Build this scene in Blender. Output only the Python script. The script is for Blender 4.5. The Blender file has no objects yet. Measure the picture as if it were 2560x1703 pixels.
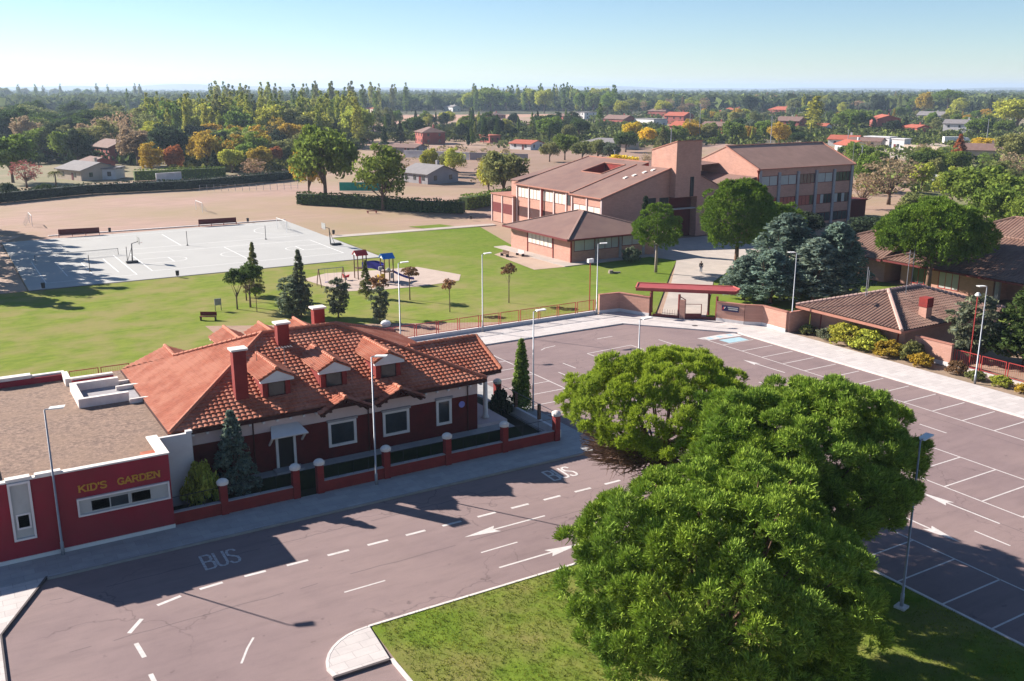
import bpy, bmesh, math, random
import numpy as np
from mathutils import Vector, Matrix
# ------------------------------------------------------------------ camera, sky, sun, exposure
S = bpy.context.scene
COL = S.collection
PITCH = math.atan(631.5/2400); HEAD = math.radians(58.75); CAMH = 26.0
cam = bpy.data.cameras.new('camera'); cam.lens = 33.75; cam.sensor_width = 36
cam.clip_start = .5; cam.clip_end = 60000
co = bpy.data.objects.new('camera', cam); COL.objects.link(co)
co.location = (0, 0, CAMH); co.rotation_euler = (math.pi/2-PITCH, 0, HEAD-math.pi/2)
S.camera = co
SUN_EL = math.radians(28.5); SX, SY = .533, -.846
w = bpy.data.worlds.new('World'); S.world = w; w.use_nodes = True
nt = w.node_tree; bg = nt.nodes['Background']
sky = nt.nodes.new('ShaderNodeTexSky'); sky.sky_type = 'NISHITA'; sky.sun_disc = False
sky.sun_elevation = SUN_EL; sky.sun_rotation = math.atan2(-SX, -SY)
sky.air_density = 1.0; sky.dust_density = 0.0; sky.ozone_density = 4.2; sky.altitude = 1200
nt.links.new(sky.outputs[0], bg.inputs[0]); bg.inputs[1].default_value = .055
sl = bpy.data.lights.new('sun', 'SUN'); sl.energy = 5.0; sl.angle = math.radians(.5); sl.color = (1, .93, .84)
so = bpy.data.objects.new('sun', sl); COL.objects.link(so)
so.rotation_euler = Vector((SX*math.cos(SUN_EL), SY*math.cos(SUN_EL), -math.sin(SUN_EL))).to_track_quat('-Z', 'Y').to_euler()
so.location = (-60, 100, 80)
S.view_settings.view_transform = 'Standard'; S.view_settings.look = 'None'
S.view_settings.exposure = 1.32; S.view_settings.gamma = 1
S.render.engine = 'CYCLES'
# ------------------------------------------------------------------ helpers
def G(x, y, z=0):                       # pixel of the 2560 px photograph -> point at height z
    u = (x-1280)/2400; v = (y-851.5)/2400
    Fx, Fy = math.cos(HEAD), math.sin(HEAD); k = math.cos(PITCH)-v*math.sin(PITCH)
    hx = Fy*u+Fx*k; hy = -Fx*u+Fy*k; hz = -math.sin(PITCH)-v*math.cos(PITCH)
    t = (z-CAMH)/hz
    return (hx*t, hy*t)
def D(x, y, z=0): return G(x*1.0861, y*1.0861, z)
R = random.Random(7)
def tag(o, label=None, cat=None, group=None, kind=None):
    if label: o['label'] = label
    if cat: o['category'] = cat
    if group: o['group'] = group
    if kind: o['kind'] = kind
    return o
def thing(name, label, cat, loc=(0, 0, 0), group=None, rz=0):
    o = bpy.data.objects.new(name, None); COL.objects.link(o)
    o.location = loc; o.rotation_euler[2] = rz; o.empty_display_size = .3
    return tag(o, label, cat, group)
def link(name, me, mat, parent):
    o = bpy.data.objects.new(name, me); COL.objects.link(o)
    if mat: me.materials.append(mat)
    if parent: o.parent = parent
    return o
class MB:
    def __init__(s): s.v = []; s.f = []
    def add(s, vs, fs):
        b = len(s.v); s.v += [tuple(p) for p in vs]; s.f += [tuple(b+i for i in f) for f in fs]; return s
    def box(s, x0, y0, z0, x1, y1, z1):
        if x1 < x0: x0, x1 = x1, x0
        if y1 < y0: y0, y1 = y1, y0
        return s.add([(x0,y0,z0),(x1,y0,z0),(x1,y1,z0),(x0,y1,z0),(x0,y0,z1),(x1,y0,z1),(x1,y1,z1),(x0,y1,z1)],
              [(3,2,1,0),(4,5,6,7),(0,1,5,4),(1,2,6,5),(2,3,7,6),(3,0,4,7)])
    def prism(s, poly, z0, z1):
        a = sum(poly[i][0]*poly[(i+1) % len(poly)][1]-poly[(i+1) % len(poly)][0]*poly[i][1] for i in range(len(poly)))
        if a < 0: poly = poly[::-1]
        n = len(poly)
        return s.add([(p[0], p[1], z0) for p in poly]+[(p[0], p[1], z1) for p in poly],
              [tuple(range(n))[::-1], tuple(range(n, 2*n))]+[(i, (i+1) % n, n+(i+1) % n, n+i) for i in range(n)])
    def sheet(s, poly, z):
        a = sum(poly[i][0]*poly[(i+1) % len(poly)][1]-poly[(i+1) % len(poly)][0]*poly[i][1] for i in range(len(poly)))
        if a < 0: poly = poly[::-1]
        return s.add([(p[0], p[1], z) for p in poly], [tuple(range(len(poly)))])
    def slab(s, poly, t):               # 3-D polygon given a thickness t along -normal
        P = [Vector(p) for p in poly]; n = Vector((0, 0, 0))
        for i in range(len(P)): n += P[i].cross(P[(i+1) % len(P)])
        n.normalize()
        if n.z < 0: P = P[::-1]; n = -n
        k = len(P)
        return s.add(P+[p-n*t for p in P], [tuple(range(k)), tuple(range(k, 2*k))[::-1]]+[(i, k+i, k+(i+1) % k, (i+1) % k) for i in range(k)])
    def bar(s, p0, p1, w, h=None, up=(0, 0, 1)):
        h = h or w; p0 = Vector(p0); p1 = Vector(p1); d = (p1-p0).normalized(); up = Vector(up)
        if abs(d.dot(up)) > .98: up = Vector((1, 0, 0))
        a = d.cross(up).normalized()*w/2; b = a.cross(d).normalized()*h/2
        return s.add([p0-a-b, p0+a-b, p0+a+b, p0-a+b, p1-a-b, p1+a-b, p1+a+b, p1-a+b],
              [(3,2,1,0),(4,5,6,7),(0,1,5,4),(1,2,6,5),(2,3,7,6),(3,0,4,7)])
    def tube(s, pts, rs, n=8, cap=True):
        P = [Vector(p) for p in pts]; b = len(s.v)
        if not hasattr(rs, '__len__'): rs = [rs]*len(P)
        ref = None
        for i, p in enumerate(P):
            d = (P[min(i+1, len(P)-1)]-P[max(i-1, 0)]).normalized()
            if ref is None: ref = Vector((1, 0, 0)) if abs(d.x) < .8 else Vector((0, 1, 0))
            a = d.cross(ref).normalized(); c = a.cross(d).normalized()
            for k in range(n):
                t = 2*math.pi*k/n; s.v.append(tuple(p+a*math.cos(t)*rs[i]+c*math.sin(t)*rs[i]))
        for i in range(len(P)-1):
            for k in range(n):
                s.f.append((b+i*n+k, b+(i+1)*n+k, b+(i+1)*n+(k+1) % n, b+i*n+(k+1) % n))
        if cap:
            s.f.append(tuple(b+k for k in range(n))); s.f.append(tuple(b+(len(P)-1)*n+k for k in range(n))[::-1])
        return s
    def stroke(s, pts, wd, o, u, v, n, k=0, th=.02):   # flat lettering stroke laid on a plane
        o, u, v, n = Vector(o), Vector(u), Vector(v), Vector(n)
        for i in range(len(pts)-1):
            a = o+u*pts[i][0]+v*pts[i][1]; b = o+u*pts[i+1][0]+v*pts[i+1][1]
            d = (b-a); L = d.length; d.normalize(); a = a-d*wd*.3; b = b+d*wd*.3
            h = th+.0007*((k+i) % 9)
            s.bar(a+n*h/2, b+n*h/2, wd, h, up=n)
        return s
    def obj(s, name, mat, parent=None, label=None, cat=None, group=None, kind=None, smooth=False, bevel=0, local=False):
        me = bpy.data.meshes.new(name)
        o3 = Vector((0, 0, 0)); p = None if local else parent
        while p: o3 += p.location; p = p.parent
        me.from_pydata([(a-o3.x, b-o3.y, c-o3.z) for a, b, c in s.v], [], s.f); me.update()
        if smooth:
            for q in me.polygons: q.use_smooth = True
        o = link(name, me, mat, parent)
        if bevel:
            m = o.modifiers.new('b', 'BEVEL'); m.width = bevel; m.segments = 2; m.limit_method = 'ANGLE'
        return tag(o, label, cat, group, kind)
def npmesh(name, V, F):                # V (n,3), F (m,k)
    me = bpy.data.meshes.new(name); V = np.asarray(V, np.float32); F = np.asarray(F, np.int32)
    me.vertices.add(len(V)); me.vertices.foreach_set('co', V.ravel())
    k = F.shape[1]; me.loops.add(F.size); me.loops.foreach_set('vertex_index', F.ravel())
    me.polygons.add(len(F)); me.polygons.foreach_set('loop_start', np.arange(0, F.size, k, dtype=np.int32))
    me.update(calc_edges=True); return me
# ------------------------------------------------------------------ materials
def N(t, typ, **kw):
    n = t.nodes.new(typ)
    for k, v in kw.items(): setattr(n, k, v)
    return n
def noise(t, sc, det=4, rough=.6, vec=None, stretch=None):
    n = N(t, 'ShaderNodeTexNoise'); n.inputs['Scale'].default_value = sc; n.inputs['Detail'].default_value = det
    n.inputs['Roughness'].default_value = rough
    tc = N(t, 'ShaderNodeTexCoord')
    src = tc.outputs['Object']
    if stretch:
        mp = N(t, 'ShaderNodeMapping'); mp.inputs['Scale'].default_value = stretch
        t.links.new(src, mp.inputs[0]); src = mp.outputs[0]
    t.links.new(src, n.inputs['Vector']); return n
def ramp(t, fac, stops):
    r = N(t, 'ShaderNodeValToRGB'); e = r.color_ramp.elements
    while len(e) < len(stops): e.new(.5)
    for i, (p, c) in enumerate(stops):
        e[i].position = p; e[i].color = (*c, 1) if hasattr(c, '__len__') else (c, c, c, 1)
    t.links.new(fac, r.inputs[0]); return r
def mixc(t, fac, a, b, typ='MIX'):
    m = N(t, 'ShaderNodeMix', data_type='RGBA', blend_type=typ)
    for s, v in ((m.inputs[0], fac), (m.inputs[6], a), (m.inputs[7], b)):
        if hasattr(v, 'is_output'): t.links.new(v, s)
        elif hasattr(v, '__len__'): s.default_value = (*v, 1) if len(v) == 3 else v
        else: s.default_value = v
    return m.outputs[2]
def mat(name, c1, c2=None, sc=3, rough=.85, bump=0, bsc=None, c3=None, sc3=.3, f3=.5, metal=0, spec=.3, stretch=None, r0=.35, r1=.65):
    m = bpy.data.materials.new(name); m.use_nodes = True; t = m.node_tree; b = t.nodes['Principled BSDF']
    b.inputs['Roughness'].default_value = rough; b.inputs['Metallic'].default_value = metal
    b.inputs['Specular IOR Level'].default_value = spec
    c2 = c2 or tuple(x*.82 for x in c1)
    n = noise(t, sc, 5, .65, stretch=stretch); r = ramp(t, n.outputs[0], [(r0, c1), (r1, c2)])
    out = r.outputs[0]
    if c3:
        n3 = noise(t, sc3, 4, .6); r3 = ramp(t, n3.outputs[0], [(.42, 0.), (.62, f3)])
        out = mixc(t, r3.outputs[0], out, c3)
    t.links.new(out, b.inputs['Base Color'])
    if bump:
        nb = noise(t, bsc or sc*3, 4, .7); bp = N(t, 'ShaderNodeBump'); bp.inputs['Strength'].default_value = bump
        bp.inputs['Distance'].default_value = .05
        t.links.new(nb.outputs[0], bp.inputs['Height']); t.links.new(bp.outputs[0], b.inputs['Normal'])
    return m
def brickmat(name, c1, c2, mortar, sx=4, rough=.9, flip=False, bw=.5, rh=.25, mort=.012, c3=None, f3=.35):
    m = mat(name, c1, c2, 1.2, rough, c3=c3, sc3=.25, f3=f3); t = m.node_tree; b = t.nodes['Principled BSDF']
    base = b.inputs['Base Color'].links[0].from_socket
    tc = N(t, 'ShaderNodeTexCoord'); sep = N(t, 'ShaderNodeSeparateXYZ'); t.links.new(tc.outputs['Object'], sep.inputs[0])
    ad = N(t, 'ShaderNodeMath', operation='ADD'); t.links.new(sep.outputs[0], ad.inputs[0]); t.links.new(sep.outputs[1], ad.inputs[1])
    cb = N(t, 'ShaderNodeCombineXYZ'); t.links.new(ad.outputs[0], cb.inputs[0]); t.links.new(sep.outputs[2], cb.inputs[1])
    br = N(t, 'ShaderNodeTexBrick'); t.links.new((tc.outputs['Object'] if flip else cb.outputs[0]), br.inputs['Vector'])
    br.inputs['Scale'].default_value = 1; br.inputs['Mortar Size'].default_value = mort
    br.inputs['Brick Width'].default_value = bw; br.inputs['Row Height'].default_value = rh
    br.inputs['Color1'].default_value = (1, 1, 1, 1); br.inputs['Color2'].default_value = (.86, .86, .86, 1)
    br.inputs['Mortar'].default_value = (*mortar, 1)
    t.links.new(mixc(t, 1, base, br.outputs[0], 'MULTIPLY'), b.inputs['Base Color'])
    return m
def leafmat(name, usecol=True, c=(.1, .15, .03), c2=None, tr=.3, var=.5):
    m = bpy.data.materials.new(name); m.use_nodes = True; t = m.node_tree
    for n in list(t.nodes):
        if n.type != 'OUTPUT_MATERIAL': t.nodes.remove(n)
    out = t.nodes['Material Output'] if 'Material Output' in t.nodes else N(t, 'ShaderNodeOutputMaterial')
    ge = N(t, 'ShaderNodeNewGeometry')
    if usecol:
        oi = N(t, 'ShaderNodeObjectInfo'); base = oi.outputs['Color']
    else:
        rgb = N(t, 'ShaderNodeRGB'); rgb.outputs[0].default_value = (*c, 1); base = rgb.outputs[0]
    r = ramp(t, ge.outputs['Random Per Island'], [(0, 1-var), (1, 1+var)])
    mv = N(t, 'ShaderNodeMapRange'); mv.inputs[3].default_value = 1-var; mv.inputs[4].default_value = 1+var
    t.links.new(ge.outputs['Random Per Island'], mv.inputs[0])
    cm = N(t, 'ShaderNodeVectorMath', operation='SCALE'); t.links.new(base, cm.inputs[0]); t.links.new(mv.outputs[0], cm.inputs[3])
    nz = noise(t, 3 if usecol else .35, 3); rr = ramp(t, nz.outputs[0], [(.35, 0.), (.65, .75)])
    tint = c2 or (1.35, 1.12, .7)
    m2 = mixc(t, rr.outputs[0], cm.outputs[0], mixc(t, 1, cm.outputs[0], tint, 'MULTIPLY'))
    d = N(t, 'ShaderNodeBsdfDiffuse'); tl = N(t, 'ShaderNodeBsdfTranslucent'); mx = N(t, 'ShaderNodeMixShader')
    mx.inputs[0].default_value = tr
    t.links.new(m2, d.inputs[0]); t.links.new(m2, tl.inputs[0])
    t.links.new(d.outputs[0], mx.inputs[1]); t.links.new(tl.outputs[0], mx.inputs[2]); t.links.new(mx.outputs[0], out.inputs[0])
    return m
M = {}
# asphalt with stains and cracks
m = mat('asphalt', (.232, .166, .162), (.205, .146, .144), .35, .92, .25, 40, c3=(.262, .188, .176), sc3=.09, f3=.7, spec=.2)
t = m.node_tree; b = t.nodes['Principled BSDF']; base = b.inputs['Base Color'].links[0].from_socket
nn = noise(t, .5, 3); tc = N(t, 'ShaderNodeTexCoord')
mx = N(t, 'ShaderNodeMix', data_type='VECTOR'); mx.inputs[0].default_value = .13
t.links.new(tc.outputs['Object'], mx.inputs[4]); sc_ = N(t, 'ShaderNodeVectorMath', operation='SCALE'); sc_.inputs[3].default_value = 14
t.links.new(nn.outputs[1], sc_.inputs[0]); t.links.new(sc_.outputs[0], mx.inputs[5])
vo = N(t, 'ShaderNodeTexVoronoi', feature='DISTANCE_TO_EDGE'); vo.inputs['Scale'].default_value = .15
t.links.new(mx.outputs[1], vo.inputs['Vector'])
cr = ramp(t, vo.outputs['Distance'], [(.0, 1.), (.0055, 0.)])
st = ramp(t, noise(t, .8, 4, .7, stretch=(.35, 1.6, 1)).outputs[0], [(.30, .88), (.5, 1.0), (.72, 1.05)]); base = mixc(t, 1, base, st.outputs[0], 'MULTIPLY')
sp2 = ramp(t, noise(t, 1.7, 2, .5).outputs[0], [(.70, 1.), (.76, .72)]); base = mixc(t, 1, base, sp2.outputs[0], 'MULTIPLY')
gate = ramp(t, noise(t, .06, 2).outputs[0], [(.45, 0.), (.55, .5)])
cg = mixc(t, 1, cr.outputs[0], gate.outputs[0], 'MULTIPLY')
fine = ramp(t, noise(t, 22, 3, .8).outputs[0], [(.3, .86), (.7, 1.12)])
base = mixc(t, 1, base, fine.outputs[0], 'MULTIPLY')
t.links.new(mixc(t, cg, base, (.055, .04, .045)), b.inputs['Base Color']); M['asphalt'] = m
M['soil'] = mat('dry_field', (.37, .235, .185), (.29, .185, .14), .5, .95, .3, 6, c3=(.27, .20, .11), sc3=.02, f3=.9, stretch=(.25, 1, 1))
M['dirt'] = mat('bare_dirt', (.42, .29, .22), (.33, .23, .17), .4, .95, .3, 5, c3=(.46, .33, .25), sc3=.08, f3=.8)
M['lawn'] = mat('lawn_grass', (.20, .235, .05), (.145, .19, .038), .8, 1, .5, 10, c3=(.265, .22, .10), sc3=.17, f3=.75, spec=0, stretch=(.6, 1.3, 1), r0=.38, r1=.62)
_t = M['lawn'].node_tree; _b = _t.nodes['Principled BSDF']; _base = _b.inputs['Base Color'].links[0].from_socket
_tc = N(_t, 'ShaderNodeTexCoord'); _sp = N(_t, 'ShaderNodeSeparateXYZ'); _t.links.new(_tc.outputs['Object'], _sp.inputs[0])
_nz = noise(_t, .12, 4); _ma = N(_t, 'ShaderNodeMath', operation='MULTIPLY_ADD'); _t.links.new(_nz.outputs[0], _ma.inputs[0]); _ma.inputs[1].default_value = 34; _t.links.new(_sp.outputs[0], _ma.inputs[2])
_mr = N(_t, 'ShaderNodeMapRange'); _mr.inputs[1].default_value = 76; _mr.inputs[2].default_value = 104; _t.links.new(_ma.outputs[0], _mr.inputs[0])
_lush = ramp(_t, noise(_t, .9, 5, .7).outputs[0], [(.35, (.15, .205, .034)), (.65, (.105, .155, .026))])
_t.links.new(mixc(_t, _mr.outputs[0], _base, _lush.outputs[0]), _b.inputs['Base Color'])
M['lawn2'] = mat('lush_lawn', (.17, .22, .038), (.125, .18, .03), .5, 1, .6, 12, spec=0, c3=(.16, .19, .05), sc3=.2, f3=.6)
M['median'] = mat('median_grass', (.155, .215, .030), (.095, .145, .02), .9, 1, .8, 14, spec=0, c3=(.23, .19, .075), sc3=.22, f3=.7)
M['pave'] = brickmat('pale_paving', (.56, .50, .475), (.50, .45, .43), (.62, .62, .62), flip=True, bw=1.2, rh=.6, mort=.012)
M['pave2'] = brickmat('grey_paving', (.40, .38, .37), (.34, .33, .33), (.7, .7, .7), flip=True, bw=1.2, rh=.6, mort=.01)
M['kerb'] = mat('kerb_concrete', (.66, .60, .56), (.52, .47, .45), 1.5, .9)
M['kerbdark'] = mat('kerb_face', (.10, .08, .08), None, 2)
M['paint'] = mat('road_paint', (.60, .55, .53), (.48, .44, .42), 3, .8)
M['courtpaint'] = mat('court_paint', (.80, .79, .76), None, 2)
M['paintw'] = mat('worn_paint', (.55, .51, .50), (.30, .27, .27), 6, .8)
M['bluep'] = mat('blue_paint', (.28, .44, .50), (.36, .48, .52), 2, .8)
M['path'] = mat('concrete_path', (.47, .40, .35), (.38, .33, .29), .6, .9, c3=(.33, .28, .25), sc3=.12, f3=.5)
M['court'] = mat('court_concrete', (.40, .39, .37), (.36, .35, .335), .15, .85, c3=(.36, .35, .33), sc3=.03, f3=.5)
M['sand'] = mat('play_sand', (.46, .36, .30), (.40, .31, .26), .6, .95)
M['rstucco'] = mat('crimson_stucco', (.30, .022, .040), (.24, .017, .03), .5, .85, .25, 20, c3=(.20, .03, .035), sc3=.35, f3=.6, stretch=(1, 1, .4))
M['white'] = mat('white_render', (.68, .64, .62), (.60, .56, .55), 1, .8)
M['coping'] = mat('white_coping', (.74, .68, .62), (.62, .56, .52), 1.5, .8)
M['gravel'] = mat('roof_gravel', (.33, .22, .16), (.13, .085, .07), 4.5, .95, .9, 14, c3=(.26, .17, .12), sc3=.25, f3=.6)
M['tile'] = mat('clay_tile', (.44, .130, .068), (.33, .090, .048), 2.2, .8, c3=(.50, .20, .125), sc3=.6, f3=.8)
M['cap'] = mat('ridge_tile', (.50, .18, .105), (.40, .13, .075), 3, .8)
M['btile'] = mat('brown_tile', (.22, .125, .095), (.17, .095, .075), 1.5, .85, c3=(.27, .17, .13), sc3=.3, f3=.6)
M['btile2'] = mat('brown_roofing', (.20, .115, .095), (.16, .092, .08), .5, .9, c3=(.24, .15, .12), sc3=.1, f3=.6)
M['brick'] = brickmat('salmon_brick', (.50, .275, .215), (.45, .24, .185), (.78, .78, .78), bw=.5, rh=.16, mort=.015, c3=(.56, .30, .22), f3=.5)
M['rbrick'] = brickmat('dark_red_brick', (.13, .014, .014), (.095, .011, .012), (.8, .8, .8), bw=.26, rh=.08, mort=.01)
M['fbrick'] = brickmat('red_wall_brick', (.26, .030, .028), (.21, .025, .025), (.8, .8, .8), bw=.26, rh=.08, mort=.01)
M['cbrick'] = brickmat('chimney_brick', (.28, .035, .028), (.22, .028, .024), (.8, .8, .8), bw=.26, rh=.08, mort=.01)
M['pink'] = mat('pale_pink_render', (.60, .47, .45), (.54, .42, .41), .8, .85)
M['dark'] = mat('dark_void', (.012, .012, .014), None, 1, .5)
M['wood'] = mat('dark_eave_wood', (.055, .012, .010), None, 2, .7)
M['redm'] = mat('red_metal', (.40, .045, .04), (.33, .04, .035), 2, .5)
M['steel'] = mat('galvanised_steel', (.30, .31, .34), (.24, .25, .28), 3, .45, metal=.4)
M['lampw'] = mat('lamp_head_white', (.75, .75, .73), None, 3, .5)
M['concrete'] = mat('grey_concrete', (.34, .32, .33), (.28, .26, .27), 2, .9)
M['glass'] = mat('dark_glass', (.02, .028, .035), (.04, .05, .055), .7, .12, spec=.7)
M['blind'] = mat('pale_blind', (.66, .60, .52), (.60, .54, .47), .8, .6, stretch=(1, 1, .1))
M['blind2'] = mat('grey_blind', (.42, .42, .40), (.36, .36, .35), .8, .6)
M['frame'] = mat('dark_red_frame', (.16, .03, .03), None, 2, .5)
M['gold'] = mat('gold_letter', (.50, .26, .03), (.42, .20, .02), 5, .5)
M['bark'] = mat('bark', (.17, .11, .08), (.09, .06, .045), 6, .95, .5, 12)
M['barkp'] = mat('pale_bark', (.36, .29, .24), (.24, .19, .15), 4, .95)
M['trunkred'] = mat('brown_bark', (.20, .115, .075), (.12, .07, .05), 4, .95)
M['blue'] = mat('blue_panel', (.03, .03, .28), (.025, .025, .22), 1, .4)
M['cyan'] = mat('sky_blue_roof', (.03, .22, .62), None, 1, .4)
M['yellow'] = mat('yellow_panel', (.60, .38, .02), None, 1, .4)
M['redp'] = mat('red_panel', (.60, .04, .04), None, 1, .4)
M['post'] = mat('brown_post', (.12, .06, .035), None, 3, .7)
M['net'] = mat('net_grey', (.30, .30, .29), None, 3, .8)
M['bench'] = mat('maroon_bench', (.14, .02, .018), None, 2, .7)
M['black'] = mat('black_plastic', (.03, .03, .035), None, 2, .6)
M['navy'] = mat('navy_sign', (.02, .02, .08), None, 2, .4)
M['skin'] = mat('skin', (.45, .24, .16), None, 2, .6)
M['jacket'] = mat('black_jacket', (.02, .02, .025), None, 2, .8)
M['jeans'] = mat('pale_jeans', (.20, .24, .30), None, 2, .8)
M['leaf'] = leafmat('leaves', tr=.42)
M['hedge'] = leafmat('hedge_leaves', True, tr=.15, var=.45)
M['w_white'] = mat('far_white_wall', (.62, .60, .60), None, .5)
M['w_brick'] = mat('far_brick_wall', (.33, .09, .07), (.27, .07, .06), .5)
M['w_cream'] = mat('far_cream_wall', (.50, .40, .32), None, .5)
M['w_grey'] = mat('far_grey_wall', (.30, .28, .29), None, .5)
M['r_brown'] = mat('far_brown_roof', (.20, .12, .10), None, .7)
M['r_red'] = mat('far_red_roof', (.38, .10, .06), None, .7)
M['r_grey'] = mat('far_grey_roof', (.22, .20, .20), None, .7)
M['needle'] = leafmat('pine_needles', False, (.20, .30, .052), (1.3, 1.15, .8), tr=.12, var=.45)
M['needley'] = leafmat('yellow_pine_needles', False, (.29, .37, .05), (1.0, 1.0, .6), tr=.3, var=.35)
def struct(mb, name, mt, **k): return mb.obj(name, mt, kind='structure', **k)
# ------------------------------------------------------------------ ground
LIM = 16000
a = 5000
# terrain: fine near, one sheet out to the horizon
struct(MB().sheet([(-LIM, -LIM), (LIM, -LIM), (LIM, LIM), (-LIM, LIM)], -.12), 'ground', M['soil'])
lawn = [(-70, 86), (-70, 139.6), (61, 139.6), (61.2, 163.2), G(1200, 567), (84, 137.5), (84, 119.5), (97, 119.5), (98.5, 113), (90, 104.5), (72, 86), (66.5, 89.6), (30, 89.6)]
struct(MB().sheet(lawn, -.02), 'lawn', M['lawn'])
struct(MB().sheet([(74.5, 82.8), (91, 99), (104, 104.5), (112, 104.5), (112, 62), (83, 62), (79.5, 78)], -.02), 'lawn', M['lawn2'])
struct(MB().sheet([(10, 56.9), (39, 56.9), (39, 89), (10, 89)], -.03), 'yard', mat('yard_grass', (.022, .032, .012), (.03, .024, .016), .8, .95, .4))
struct(MB().sheet([(25, 79), (60, 89.4), (25, 108)], -.012), 'planting_bed', mat('bed_soil', (.34, .22, .16), (.27, .17, .12), .6, .95))
road = [(-30, -5), (-30, 53.9), (41, 53.9), (41, 84.2), (65.8, 84.2), (72.8, 75.8), (74, 74.4), (74, -5)]
struct(MB().sheet(road, 0), 'road', M['asphalt'])
struct(MB().prism([(2.9, 53.8), (38.6, 53.8), (38.6, 56.8), (-20, 56.8), (-20, 53.8)], -.1, .13), 'pavement', M['pave2'])
struct(MB().prism([(38.6, 53.8), (38.6, 56.8), (38.9, 84.1), (41.0, 84.1), (41.0, 55.5), (39.6, 53.8)], -.1, .129), 'pavement', M['pave2'])
struct(MB().prism([(2.85, 53.78), (.25, 48.7), (0.1, 40), (-12, 40), (-12, 53.78)], -.1, .132), 'pavement', M['pave'])
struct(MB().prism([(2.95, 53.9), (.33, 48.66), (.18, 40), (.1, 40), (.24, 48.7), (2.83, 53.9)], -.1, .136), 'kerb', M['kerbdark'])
struct(MB().prism([(2.9, 53.66), (39.6, 53.66), (39.6, 53.798), (2.9, 53.798)], -.1, .134), 'kerb', mat('kerb_grey', (.3, .28, .27), None, 2))
# island with grass
isl = [(16.1, 40.0), (42.1, 40.0), (42.1, 5), (15.9, 5), (15.9, 35)]
struct(MB().prism(isl, -.1, .10), 'lawn', M['median'])
kb = MB()
for p, q in (((16.0, 40.08), (42.2, 40.08)), ((42.2, 40.1), (42.2, 5)), ((15.8, 36.9), (15.8, 5))):
    kb.bar((p[0], p[1], .06), (q[0], q[1], .06), .16, .15)
struct(kb, 'kerb', M['kerb'])
nose = [(15.72, 37.0), (13.05, 37.0)]+[(12.9+3.0*(1-math.cos(t))*1.0, 37.15+2.9*math.sin(t)) for t in [i*math.pi/2/8 for i in range(1, 9)]]+[(16.0, 39.98)]
struct(MB().prism(nose, -.1, .13), 'pavement', M['pave'])
kb = MB()
for i in range(1, len(nose)-1):
    kb.bar((*nose[i], .065), (*nose[i+1], .065), .14, .15)
struct(kb, 'kerb', M['kerb'])
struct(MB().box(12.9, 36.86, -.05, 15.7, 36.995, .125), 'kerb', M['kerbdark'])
# far and right pavements
struct(MB().prism([(36, 84.25), (65.8, 84.25), (72.8, 75.8), (74.0, 74.3), (74.05, 20), (78.7, 20), (78.6, 71.5), (78.9, 75.2), (77.3, 76.6), (75.75, 79.6), (70.8, 85.3), (69.3, 89.3), (36, 89.3)], -.1, .14), 'pavement', M['pave'])
kb = MB(); kp = [(36, 84.2), (65.78, 84.2), (72.75, 75.75), (73.97, 74.3), (73.97, 20)]
for i in range(4): kb.bar((*kp[i], .06), (*kp[i+1], .06), .12, .155)
struct(kb, 'kerb', M['kerb'])
struct(MB().sheet([(78.7, 20), (84, 20), (84, 72), (78.6, 71.4)], .03), 'planting_bed', mat('earth', (.30, .21, .15), (.22, .16, .11), 1, .95, .4))
# path to the school, plaza
struct(MB().prism([(71.9, 84.8), (75.4, 81.0), (92, 97.6), (103, 104.6), (112, 103), (122, 112), (128, 130), (98, 130), (97, 119), (98.5, 113), (87.4, 101)], -.1, .03), 'path', M['path'])
struct(MB().prism([(80.9, 139.2), (80.6, 117.5), (98, 117.9), (98, 119.6), (83.2, 119.6), (83.2, 139.2)], -.1, .09), 'pavement', M['path'])
struct(MB().sheet([(77.1, 132.6), (75.4, 117.9), (80.6, 117.5), (80.9, 135)], .01), 'yard', M['dirt'])
# court, field path, sand
struct(MB().prism([(10.0, 139.8), (60.6, 139.8), (61.4, 189.9), (10.1, 187.2)], -.1, .05), 'court', M['court'])
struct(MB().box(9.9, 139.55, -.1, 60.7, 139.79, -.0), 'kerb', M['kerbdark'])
p1 = G(848, 597); p2 = G(1240, 563)
struct(MB().prism([(61.3, 163.0), (p2[0], p2[1]), (p2[0]+.5, p2[1]+2.2), (61.4, 165.6)], -.1, .04), 'path', M['path'])
struct(MB().prism([(18, 192.0), (62, 191.6), (62, 192.2), (18, 192.6)], -.1, .04), 'path', M['kerb'])
struct(MB().sheet([G(1020, 566), G(1100, 560), G(1145, 566), G(1075, 572)], -.06), 'lawn', M['lawn'])
sp = [(43.6, 128.6), (45.3, 117.8), (50, 116.3), (56, 115.6), (62, 116.4), (64.3, 120.2), (61.6, 129.0), (55, 129.8), (48, 131.2)]
struct(MB().sheet(sp, 0.01), 'sandpit_ground', M['sand'])
struct(MB().sheet([(-20, 140.2), (9.8, 140.2), (9.9, 186), (14, 196), (-20, 196)], -.08), 'bare_ground', M['dirt'])
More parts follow.
